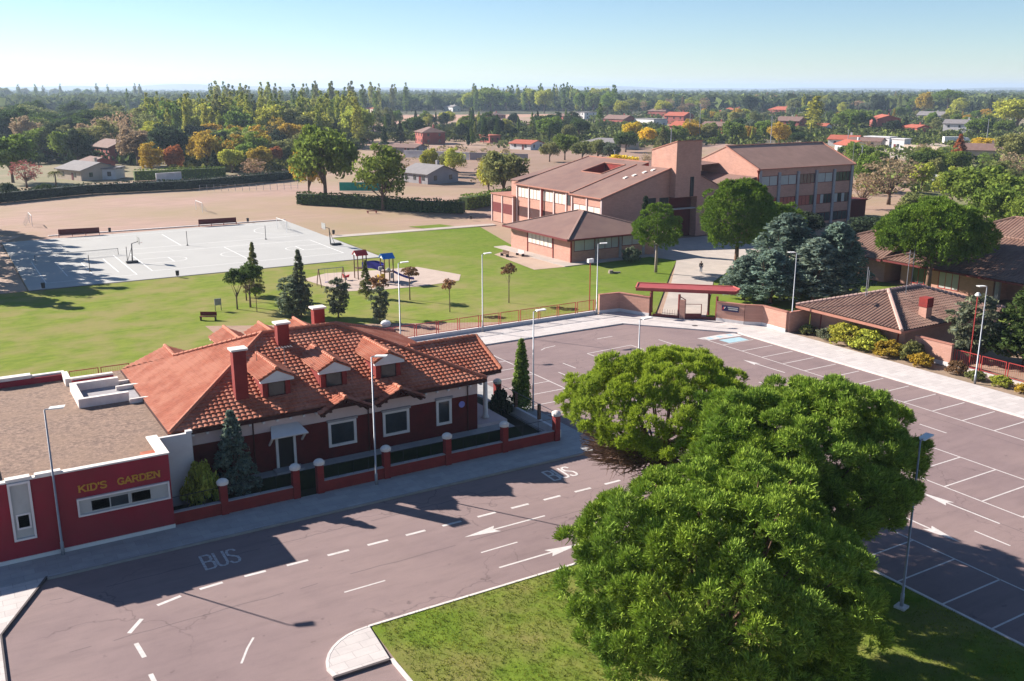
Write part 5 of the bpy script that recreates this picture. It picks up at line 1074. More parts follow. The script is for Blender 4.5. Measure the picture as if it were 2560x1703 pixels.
bigpine(108.5, 102.5, 5.6, 3.6, 3.2, M['needle2'], 'lower pine crown joined to the right of the large rounded pine', pads=60, per=30, L=.45, wd=.09, n=8, padr=1.1, low=-.6, group=None, limb=12)
bigpine(89.1, 106.6, 6.2, 2.7, 3.1, M['needle2'], 'smaller rounded pine with pale trunk on the lush lawn', pads=70, per=30, L=.4, wd=.08, n=8, padr=.85, low=-.7, bark='barkp', th=.2, group=None, limb=14)
bigpine(109.4, 76.4, 7.4, 6.3, 3.9, M['needle2'], 'wide spreading dark pine in front of the brown tiled kindergarten', inner=60, pads=220, per=30, L=.45, wd=.09, n=8, padr=1.2, low=-.4, group=None, limb=20)
p_ = G(1960, 735); plant('cedar', p_[0], p_[1], 10.4, 13, 'blue', 'largest silvery blue cedar, left one of the clump behind the gate wall')
p_ = G(2085, 742); plant('cedar', p_[0], p_[1], 9.5, 10, 'blue', 'right silvery blue cedar of the clump behind the gate wall')
p_ = G(1880, 752); plant('cedar', p_[0]-.5, p_[1]+1, 5.6, 7, 'blue', 'lowest silvery blue cedar at the left foot of the clump')
for px, py, h, wd, l in ((2030, 756, 8.0, 11, 'dense silvery blue cedar in the middle of the clump'), (1925, 758, 6.6, 9, 'low silvery blue cedar at the front of the clump')):
    p_ = G(px, py); plant('cedar', p_[0], p_[1], h, wd, 'blue', l)
for px, py, h, wd, l in ((2010, 600, 5, 7, 'dark bush at the foot of the right school wing'), (2170, 610, 5, 8, 'dark bush between the school wing and the brown tiled wing')):
    p_ = G(px, py); plant('broad', p_[0], p_[1], h, wd, 'dusk', l)
plant('cypress', 98.5, 121.0, 9.5, 2.0, 'dusk', 'dark thin cypress behind the smaller rounded pine')
# --- hedges
def hedge(pts, wdt, h, col, label, dens=26):
    L_ = []; O_ = []; mb = MB()
    x0, y0 = pts[0]
    for i in range(len(pts)-1):
        a = np.array([*pts[i], 0.]); b = np.array([*pts[i+1], 0.]); d = (b-a); ln = np.linalg.norm(d); d /= ln; n = np.array([-d[1], d[0], 0])
        mb.bar(tuple(a+[0, 0, h*.45]), tuple(b+[0, 0, h*.45]), wdt*.75, h*.85)
        k = int(ln*dens); s = rg.random((k*3, 1))*ln; base = a+d*s
        f = rg.random(k*3); side = np.where(f < .4, -1, np.where(f < .75, 1, 0))
        off = np.where(side == 0, rg.uniform(-.5, .5, k*3), side*.5)[:, None]*wdt*n
        z = np.where(side == 0, h+.12*np.sin(s[:, 0]*.8), rg.uniform(.05, 1, k*3)*h)[:, None]*np.array([0, 0, 1])
        o = side[:, None]*n+np.where(side == 0, 1., .2)[:, None]*np.array([0, 0, 1]); L_.append(base+off+z+rg.normal(size=(k*3, 3))*.08); O_.append(o)
    P = np.concatenate(L_); O = np.concatenate(O_); V, F = leafquads(P, O, .24)
    me = npmesh('hedge', V-np.array([x0, y0, 0]), F)
    o = link('hedge', me, M['hedge'], None); o.location = (x0, y0, 0); o.color = (*CN[col], 1); tag(o, label, 'hedge')
    mb.obj('hedge_core', mat('hedge_core_'+col, tuple(c*.5 for c in CN[col]), None, 2), o)
    return o
Dp = lambda *p: [D(*q) for q in p]
hedge(Dp((-30, 470), (200, 447), (430, 436), (560, 424), (680, 412)), 2.2, 2.6, 'dusk', 'long dark clipped hedge along the back left edge of the dry field', 14)
hedge(Dp((310, 417), (460, 410), (520, 408)), 2, 3.2, 'green', 'green clipped hedge beside the white garage', 10)
hedge([G(748, 510), G(880, 517), G(960, 523), G(1060, 530), G(1160, 533)], 2.4, 2.7, 'pine', 'dark ragged hedge behind the dry field below the big trees', 22)
hedge([G(1158, 524), G(1232, 512), G(1290, 500)], 3.0, 3.0, 'green', 'rounded green hedge beside the low school block', 22)
# wire fence at the field edge
def wire(p, q, n, label):
    t = thing('wire_fence', label, 'fence', (*p, 0)); a = Vector((*p, 0)); b = Vector((*q, 0))
    for k in range(n+1): c = a+(b-a)*k/n; MB().bar(c, c+Vector((0, 0, 1.8)), .09).obj('post', M['steel'], t)
    m = MB()
    for z in (.5, 1.1, 1.75): m.bar(a+Vector((0, 0, z)), b+Vector((0, 0, z)), .03)
    m.obj('wire', M['steel'], t)
wire(G(500, 480), G(745, 474), 14, 'thin wire fence with grey posts behind the dry field')
x, y = G(905, 478); t = thing('green_screen', 'turquoise screen panel under the big round tree', 'screen', (x-4, y, 0)); MB().bar((x-5, y+3, 1.2), (x+4, y-3, 1.2), .1, 2.2).obj('panel', mat('turquoise', (.02, .30, .24), None, 2), t)
t = thing('park_bench', 'long low brown bench at the right edge of the dry field', 'bench', (*G(930, 533), 0)); bx, by = G(930, 533)
MB().bar((bx-1, by+.6, .45), (bx+1, by-.6, .45), .5, .08).obj('seat', M['bench'], t); MB().box(bx-.9, by-.1, 0, bx-.8, by+.6, .42).obj('leg', M['bench'], t); MB().box(bx+.8, by-.6, 0, bx+.9, by+.1, .42).obj('leg', M['bench'], t)
# --- middle distance trees, one by one
TL = [('broad', 750, 466, 281, 158, 'green', 'biggest round green tree behind the field hedge'), ('broad', 712, 460, 330, 80, 'gold', 'golden tree at the left foot of the biggest round tree'), ('broad2', 882, 483, 335, 140, 'green', 'broad light green tree on the field edge with visible trunk'),
 ('broad', 1160, 462, 342, 112, 'olive', 'olive green tree standing left of the school roof'), ('broad2', 1125, 450, 360, 60, 'lime', 'yellowish tree left of the olive tree by the school'), ('broad', 990, 405, 338, 48, 'lime', 'small bright green orchard tree left of two'), ('broad2', 1045, 400, 342, 60, 'lime', 'yellow green orchard tree right of the bright one'),
 ('sparse', 62, 432, 364, 78, 'purple', 'small purple leaved tree behind the left hedge'), ('palm', 130, 432, 385, 34, 'olive', 'small palm tree left of the white garage'), ('shrub', 15, 452, 420, 60, 'dusk', 'dark round bush at the left edge behind the hedge'), ('shrub', 105, 446, 422, 50, 'pine', 'dark round bush left of the palm'),
 ('broad2', 350, 404, 330, 70, 'gold', 'golden orange autumn tree beside the brick house'), ('broad', 404, 404, 330, 48, 'rust', 'rusty red autumn tree right of the golden one'), ('broad', 388, 385, 280, 95, 'dusk', 'blackish round conifer behind the autumn trees'), ('broad', 365, 365, 276, 90, 'lime', 'light green tree behind the blackish conifer'),
 ('broad', 30, 420, 305, 110, 'green', 'large green tree at the left edge'), ('broad', 480, 392, 302, 60, 'gold', 'tall golden brown tree in front of the poplars'), ('broad', 535, 398, 340, 62, 'lime', 'yellow green garden tree right of the rusty one'), ('broad', 570, 385, 326, 50, 'green', 'small dark green tree between yellow trees'), ('broad', 600, 395, 335, 60, 'gold', 'golden garden tree left of the red one'), ('broad', 636, 385, 335, 34, 'rust', 'small rusty red tree near the middle hedge'), ('sparse', 585, 415, 360, 60, 'bare', 'brownish bare garden tree over the hedge'), ('broad', 655, 380, 318, 70, 'olive', 'olive tree left of the biggest round tree'), ('spruce', 495, 402, 345, 46, 'dusk', 'dark spiky conifer in the garden'), ('sparse', 640, 345, 262, 44, 'gold', 'tall thin golden tree left of the biggest round tree'),
 ('sparse', 285, 350, 250, 70, 'bare', 'tall brownish bare poplar left of centre woods'), ('sparse', 345, 350, 250, 70, 'olive', 'tall olive half bare tree in the left woods'), ('sparse', 245, 345, 262, 60, 'bare', 'half bare tree with pale trunk in the left woods'), ('umbrella', 160, 340, 270, 120, 'pine', 'wide stone pine in the left woods'), ('umbrella', 60, 335, 258, 130, 'pine', 'wide stone pine at the far left'), ('umbrella', 230, 335, 255, 120, 'pine', 'wide stone pine right of the left pair'), ('broad', 100, 372, 290, 90, 'green', 'dense green tree in front of the left pines'), ('broad', 175, 368, 292, 80, 'olive', 'olive tree in front of the left pines'), ('poplar', 55, 330, 262, 22, 'lime', 'yellow green poplar at the left'),
 ('broad', 480, 300, 232, 60, 'lime', 'big lime coloured tree in the poplar row'), ('broad', 445, 300, 225, 56, 'lime', 'tall lime coloured tree left in the poplar row'), ('poplar', 405, 320, 228, 26, 'lime', 'lime poplar left of the lime trees'), ('poplar', 375, 320, 228, 24, 'lime', 'leftmost lime poplar of the row'), ('poplar', 297, 270, 200, 10, 'green', 'single tall poplar against the blue hills'),
 ('poplar', 860, 305, 252, 20, 'olive', 'pair of olive poplars alone on the pink field, left one'), ('poplar', 872, 308, 246, 20, 'olive', 'pair of olive poplars alone on the pink field, right one'), ('broad', 850, 330, 300, 60, 'olive', 'low olive tree on the pink field'), ('broad', 955, 318, 266, 60, 'pine', 'dark green tree left of the brick farmhouse'),
 ('broad', 1430, 420, 352, 90, 'yellow', 'bright yellow tree behind the school roof'), ('sparse', 1500, 405, 345, 70, 'bare', 'bare brown tree behind the school tower'), ('broad', 1455, 330, 278, 50, 'yellow', 'bright yellow tree in the village centre'), ('broad', 1490, 335, 292, 44, 'yellow', 'second yellow tree right of the village centre one'), ('broad', 1440, 350, 300, 60, 'pine', 'dark green tree below the yellow village trees'), ('spruce', 1525, 345, 290, 52, 'olive', 'olive pointed tree below the red village house'),
 ('broad', 1300, 368, 305, 60, 'green', 'green orchard tree left behind the school'), ('broad', 1265, 372, 325, 50, 'olive', 'olive orchard tree, leftmost of the row behind the school'), ('broad', 1340, 372, 322, 56, 'olive', 'olive orchard tree, third of the row behind the school'), ('broad', 1375, 374, 318, 50, 'olive', 'olive orchard tree, fourth of the row behind the school'), ('broad', 1405, 376, 325, 46, 'greyg', 'grey green orchard tree, last of the row behind the school'), ('poplar', 1380, 300, 236, 22, 'green', 'tall dense poplar beside the white village house'),
 ('poplar', 1873, 305, 216, 48, 'lime', 'broad pale green poplar towering over the village'), ('cypress', 2083, 303, 268, 10, 'dusk', 'dark cypress at the right end of the big red house'), ('broad', 1960, 300, 250, 90, 'green', 'dense green tree left of the big red house'), ('broad', 2055, 310, 275, 46, 'dusk', 'dark tree in front of the big red house'),
 ('sparse', 2045, 470, 352, 140, 'bare', 'large half bare tree right of the school wing'), ('broad', 1995, 440, 350, 70, 'green', 'green tree touching the right end of the school wing'), ('broad', 2120, 440, 370, 60, 'lime', 'light green tree right of the half bare tree'), ('spruce', 2205, 375, 308, 60, 'rust', 'rusty red pointed tree beside the white truck'), ('broad', 2195, 400, 345, 70, 'green', 'green tree under the rusty pointed tree'), ('broad', 2120, 395, 335, 60, 'olive', 'olive tree beside the small brown shed'),
 ('broad', 2240, 500, 375, 150, 'green', 'large bright green tree right of the half bare tree'), ('broad', 2330, 515, 395, 140, 'green', 'large bright green tree at the right edge'), ('sparse', 2325, 420, 345, 80, 'bare', 'bare brown tree at the right edge'), ('broad', 2335, 385, 300, 90, 'olive', 'olive tree at the right edge below the field'), ('broad', 2265, 345, 315, 60, 'yellow', 'yellowish tree right of the blue roofed house'), ('broad', 2250, 315, 270, 60, 'green', 'green tree behind the blue roofed house'), ('broad', 2310, 310, 275, 50, 'green', 'green tree at the right field'), ('cypress', 2060, 385, 358, 14, 'pine', 'small dark conifer in front of the white box shed'),
 ('broad', 2125, 268, 210, 40, 'gold', 'golden green tree on the right skyline'), ('umbrella', 2180, 262, 208, 70, 'green', 'broad domed tree on the right skyline'), ('broad', 2340, 300, 222, 110, 'lime', 'yellow green wood edge tree at the far right')]
for k, xd, yb, yt, wd, c, l in TL: T(k, xd, yb, yt, wd, c, l)
for k, xd, yb, yt, wd, c, l in [('broad', 2285, 545, 420, 130, 'green', 'full green tree behind the brown tiled kindergarten roofs'), ('broad2', 2190, 470, 385, 90, 'lime', 'light green tree between the half bare tree and the big green ones'), ('broad2', 2350, 560, 450, 120, 'green', 'full green tree at the right edge behind the tiled roofs'), ('broad', 2150, 520, 455, 100, 'green', 'green tree above the tiled wing at the right'), ('sparse', 1985, 480, 395, 70, 'bare', 'thin half bare tree close to the right end of the school'), ('broad2', 2300, 455, 372, 90, 'olive', 'olive tree behind the big bright green trees'), ('broad', 2105, 500, 440, 80, 'olive', 'low olive tree at the foot of the large half bare tree'), ('broad2', 1030, 395, 350, 50, 'olive', 'low olive tree between the two orchard trees')]: T(k, xd, yb, yt, wd, c, l)
# --- rows and gardens further off: placed on the ground by region
cnt = 0
def fill(n, x0, x1, y0, y1, kinds, h0, h1, cols, region, seed, skip=None):
    rr = random.Random(seed); i = 0; tries = 0
    while i < n and tries < n*20:
        tries += 1
        xd = rr.uniform(x0, x1); u = rr.random(); yb = 202.6+1/(1/(y0-202.6)+(1/(y1-202.6)-1/(y0-202.6))*u) if rr.random() < .5 else rr.uniform(y0, y1)
        if skip and any(a < xd < b and c < yb < d for a, b, c, d in skip): continue
        x, y = D(xd, yb); k = rr.choice(kinds); c = rr.choice(cols); h = rr.uniform(h0, h1); ar = {'poplar': .22, 'cypress': .2, 'umbrella': 1.25, 'broad': .95, 'broad2': .95, 'sparse': .7, 'spruce': .55, 'shrub': 1.8}[k]
        if k == 'umbrella': h *= .7
        if k in ('poplar',): h *= 1.25
        if k == 'shrub': h *= .3
        kn = {'poplar': 'poplar', 'cypress': 'cypress', 'umbrella': 'stone pine', 'broad': 'tree', 'broad2': 'tree', 'sparse': 'thin tree', 'spruce': 'conifer', 'shrub': 'bush'}[k]
        plant(k, x, y, h, h*ar*rr.uniform(.85, 1.25), c, ADJ[c]+' '+kn+' '+region, group=ADJ[c]+' '+kn+'s '+region, parts=False)
        i += 1
VS = [(1330, 1480, 268, 312), (1450, 1610, 268, 318), (1970, 2130, 280, 312), (1890, 2260, 305, 362), (1780, 1850, 280, 305), (2210, 2310, 330, 375), (1860, 1915, 285, 312), (1625, 1680, 280, 318), (1230, 1330, 262, 282), (1180,1260,325,352)]
fill(75, -30, 330, 288, 345, ['umbrella', 'umbrella', 'broad', 'sparse'], 12, 19, ['pine', 'pine', 'dusk', 'olive'], 'in the dark woods at the left', 1)
fill(34, 60, 330, 335, 385, ['broad', 'sparse', 'broad2'], 8, 14, ['green', 'olive', 'bare', 'dusk'], 'behind the brick house at the left', 2)
fill(150, 330, 830, 288, 345, ['poplar', 'poplar', 'broad', 'broad2'], 13, 20, ['lime', 'green', 'olive', 'lime', 'lime'], 'in the poplar plantation left of centre', 3)
fill(44, 420, 700, 340, 382, ['broad', 'broad2', 'sparse'], 8, 13, ['green', 'olive', 'gold', 'dusk'], 'in the gardens left of the big round tree', 4)
fill(50, 480, 940, 246, 280, ['poplar'], 22, 28, ['green', 'olive', 'lime'], 'standing against the horizon left of centre', 5)
fill(60, 1080, 1420, 240, 262, ['poplar', 'poplar', 'broad'], 20, 28, ['green', 'green', 'lime'], 'in the tall row behind the pink field', 6)
fill(60, 880, 1340, 290, 335, ['broad', 'broad2', 'spruce', 'cypress'], 8, 13, ['green', 'dusk', 'lime', 'olive', 'pine'], 'around the brick farmhouse', 7, VS+[(930, 1060, 300, 372)])
fill(190, 1340, 2357, 268, 335, ['broad', 'broad2', 'broad', 'cypress', 'spruce', 'shrub'], 6, 11, ['green', 'olive', 'pine', 'lime', 'green', 'greyg', 'gold', 'green'], 'in the gardens of the village', 8, VS+[(2280, 2357, 250, 360), (1240, 1420, 290, 380)])
fill(170, 1380, 2357, 238, 268, ['broad', 'poplar', 'broad2', 'umbrella', 'sparse', 'spruce'], 12, 20, ['green', 'olive', 'dusk', 'greyg', 'bare', 'lime'], 'on the wooded edge beyond the village', 9, [(2130, 2357, 245, 262)])
fill(80, -20, 1100, 238, 262, ['umbrella', 'broad'], 13, 18, ['pine', 'dusk', 'pine'], 'in the dark belt under the blue hills', 10)
fill(26, 1900, 2357, 345, 420, ['broad', 'shrub', 'sparse'], 5, 9, ['green', 'olive', 'bare', 'pine'], 'right of the school among the sheds', 12, VS)
fill(34, 335, 830, 300, 335, ['poplar'], 16, 21, ['lime'], 'standing tall above the plantation', 41)
fill(22, 0, 330, 225, 240, ['poplar', 'broad'], 22, 30, ['green', 'olive'], 'far off before the left hills', 13)
# --- far woods nobody could count: one object
n = 15000; u = rg.random(n); Dm = 1/(1/1150+(1/9000-1/1150)*u); ang = rg.uniform(-.62, .62, n)+HEAD
fx = Dm*np.cos(ang); fy = Dm*np.sin(ang)
hh = rg.uniform(9, 17, n); ww = hh*rg.uniform(.6, 1.4, n)
per = 9; C = np.repeat(np.stack([fx, fy, hh*.55], 1), per, 0); d = nrm(rg.normal(size=(n*per, 3))+np.array([0, 0, .2]))
P = C+d*np.repeat(np.stack([ww*.5, ww*.5, hh*.42], 1), per, 0)*.85
V, F = leafquads(P, d, np.repeat(ww, per)[:, None]*.30, .8, .6)
o = link('distant_wood', npmesh('distant_wood', V, F), leafmat('far_leaves', False, (.085, .115, .045), (1.7, 1.4, .8), tr=.3, var=.45), None)
tag(o, 'endless dark woods filling the plain up to the horizon', 'wood', kind='stuff')
# low garden growth between the far trees: ground cover nobody could count
def under(n, x0, x1, y0, y1, h, col, label, seed):
    r2 = np.random.default_rng(seed); xs = r2.uniform(x0, x1, n); ys = 202.6+1/(1/(y0-202.6)+(1/(y1-202.6)-1/(y0-202.6))*r2.random(n))
    p = np.array([D(a, b) for a, b in zip(xs, ys)]); per = 26; hh = r2.uniform(.5, 1, n)*h; w_ = hh*r2.uniform(1., 2.2, n)
    C = np.repeat(np.stack([p[:, 0], p[:, 1], hh*.45], 1), per, 0); d = nrm(r2.normal(size=(n*per, 3))+np.array([0, 0, .3]))
    V, F = leafquads(C+d*np.repeat(np.stack([w_*.6, w_*.6, hh*.5], 1), per, 0), d, np.repeat(w_, per)[:, None]*.16, .8, .6)
    tag(link('undergrowth', npmesh('undergrowth', V, F), leafmat('undergrowth_'+str(seed), False, col, (1.5, 1.25, .8), tr=.15, var=.5), None), label, 'undergrowth', kind='stuff')
under(1500, -60, 330, 255, 380, 5, (.05, .075, .028), 'dark undergrowth below the left woods', 21)
under(1400, 330, 830, 258, 352, 5.5, (.085, .11, .03), 'mixed undergrowth of the poplar plantation', 22)
under(1500, 1320, 2420, 238, 300, 5, (.07, .095, .035), 'low garden greenery through the village', 23)
under(500, 880, 1320, 296, 326, 4, (.07, .09, .035), 'low greenery around the brick farmhouse', 24)
under(250, 400, 700, 352, 395, 3.5, (.10, .11, .03), 'low garden bushes behind the middle hedge', 25)
under(1100, 1400, 2350, 296, 335, 3.4, (.09, .12, .04), 'hedges and bushes between the village houses', 26)
under(600, 1150, 1500, 288, 340, 3.6, (.11, .14, .05), 'bushes between the orchard and the first village houses', 27)
under(260, 1990, 2380, 345, 450, 3.2, (.12, .16, .05), 'shrubs and rough growth right of the school', 28)
under(120, 860, 1180, 335, 420, 1.6, (.22, .19, .10), 'low dry scrub on the orchard field', 29)
wg = mat('wood_ground', (.06, .07, .03), (.10, .09, .045), .01, .95)
pts = [(r_*math.cos(HEAD+a), r_*math.sin(HEAD+a)) for r_, rng_ in ((1000, (-.62, .62)), (9500, (.62, -.62))) for a in [rng_[0]+(rng_[1]-rng_[0])*i/12 for i in range(13)]]
struct(MB().sheet(pts, -.1), 'woodland_ground', wg)
# grass blades on the island
n = 26000; gx = rg.uniform(16.2, 42, n); gy = 40-rg.random(n)**1.0*26; 
P = np.stack([gx, gy, np.full(n, .10)], 1); V, F = tufts(P, np.array([[0, 0, 1.]]*n), .10, .03, 3)
o = link('grass', npmesh('grass', V, F), leafmat('grass_blades', False, (.13, .175, .028), (1.7, 1.25, .9), tr=.25, var=.4), None)
tag(o, 'short tufted grass covering the traffic island', 'grass', kind='stuff')
# field patches and hills
def patch(name, pts, mt, z=-.09): struct(MB().sheet(Dp(*pts), z), name, mt)
pk = mat('pink_field', (.43, .25, .17), (.36, .21, .15), .05, .95, stretch=(.2, 1, 1))
gf = mat('green_field', (.15, .17, .06), (.22, .19, .10), .03, .95)
patch('field', [(830, 292), (1240, 268), (1500, 272), (1340, 262), (830, 266)], pk)
patch('field', [(560, 265), (900, 262), (900, 256), (560, 258)], gf, -.085)
patch('garden_ground', [(-100, 440), (650, 395), (650, 320), (-100, 320)], mat('garden_soil', (.16, .15, .07), (.24, .18, .11), .05, .95), -.085)
patch('garden_ground', [(1330, 330), (2400, 330), (2400, 262), (1330, 262)], mat('village_ground', (.17, .16, .08), (.27, .20, .14), .04, .95), -.08)
patch('garden_ground', [(2090, 560), (2600, 620), (2500, 360), (2110, 370)], mat('orchard_grass', (.13, .15, .05), (.22, .18, .10), .08, .95), -.086)
patch('orchard_ground', [(860, 425), (1500, 445), (1500, 340), (860, 340)], mat('orchard_soil', (.29, .18, .135), (.23, .15, .10), .06, .95, stretch=(.3, 1, 1)), -.087)
patch('yard', [(1880, 362), (2260, 372), (2250, 330), (1950, 330)], mat('pale_yard', (.45, .37, .30), (.38, .31, .25), .05, .95), -.075)
patch('road', [(1500, 312), (1790, 306), (1790, 302), (1500, 308)], mat('far_asphalt', (.2, .18, .18), None, .5), -.07)
def hills(r0, a0, a1, h, seed, name, col):
    rr = random.Random(seed); n = 40; mb = MB(); ph = [rr.uniform(0, 6) for _ in range(4)]
    for i in range(n+1):
        a = HEAD+a0+(a1-a0)*i/n; e = math.sin(math.pi*i/n)**.5
        hh_ = h*e*(.75+.25*math.sin(i*.35+ph[0])+.1*math.sin(i*.9+ph[1]))
        for r_, z_ in ((r0-900, -.1), (r0-300, hh_*.75), (r0, hh_), (r0+1500, -.1)): mb.v.append((r_*math.cos(a), r_*math.sin(a), z_))
    for i in range(n):
        for k in range(3): mb.f.append((i*4+k, i*4+4+k, i*4+5+k, i*4+1+k))
    struct(mb, name, mat(name+'_ground'+str(seed), col, tuple(c*.7 for c in col), .002, .95), smooth=True)
hills(11000, .05, .62, 62, 3, 'hills', (.13, .12, .06)); hills(10000, .30, .70, 48, 5, 'hills', (.10, .11, .05)); hills(12500, -.35, .25, 48, 8, 'hills', (.13, .12, .07)); hills(11500, -.7, -.2, 38, 9, 'hills', (.12, .12, .06))
# ------------------------------------------------------------------ houses further off
def far_house(xd, yd, w_, dp, h, rh, wallm, roofm, label, rot=0, hip=False, win=3, chim=True, name='village_house', cat='house', flat=False):
    x, y = D(xd, yd); t = thing(name, label, cat, (x, y, 0), rz=rot)
    # front left corner region faces the camera: -X and -Y sides
    X0, X1, Y0, Y1 = -dp/2, dp/2, -w_/2, w_/2
    wl = MB().box(X0, Y0, -.1, X1, Y1, h).obj('wall', M[wallm], t, local=True)
    if flat:
        rf = MB().box(X0-.3, Y0-.3, h, X1+.3, Y1+.3, h+.35).obj('roof', M[roofm], t, local=True)
    else:
        o_ = .6; q = MB(); e = [(X0-o_, Y0-o_, h-.1), (X1+o_, Y0-o_, h-.1), (X1+o_, Y1+o_, h-.1), (X0-o_, Y1+o_, h-.1)]; hp = dp*.45 if hip else -0.0
        a_, b_ = (0, Y0-o_+hp, h+rh), (0, Y1+o_-hp, h+rh)
        q.slab([e[3], e[0], a_, b_], .2).slab([e[1], e[2], b_, a_], .2)
        if hip: q.slab([e[0], e[1], a_], .2).slab([e[2], e[3], b_], .2)
        rf = q.obj('roof', M[roofm], t, local=True)
        if not hip: MB().add([(X0, Y0, h-.05), (X1, Y0, h-.05), (0, Y0, h+rh-.25), (X0, Y0+.2, h-.05), (X1, Y0+.2, h-.05), (0, Y0+.2, h+rh-.25)], [(0,1,2),(5,4,3),(0,3,4,1),(1,4,5,2),(2,5,3,0)]).obj('gable', M[wallm], t, local=True)
        if chim: MB().box(.8, Y0+w_*.3, h+.2, 1.6, Y0+w_*.3+.8, h+rh+1.1).obj('chimney', M[wallm], rf, local=True)
    fl = 2 if h > 5 else 1
    for s in range(fl):
        for k in range(win):
            c = Y0+w_*(k+.5)/win; z = .9+2.8*s
            MB().box(X0-.06, c-.6, z, X0, c+.6, z+1.3).obj('window', M['glass'], t, local=True)
        for k in range(2):
            c = X0+dp*(k+.5)/2; MB().box(c-.55, Y0-.06, .9+2.8*s, c+.55, Y0, 2.2+2.8*s).obj('window', M['glass'], t, local=True)
    MB().box(X0-.07, Y0+w_*.5/win+1.0, 0, X0-.01, Y0+w_*.5/win+2.0, 2.1).obj('door', M['frame'], t, local=True)
    return t
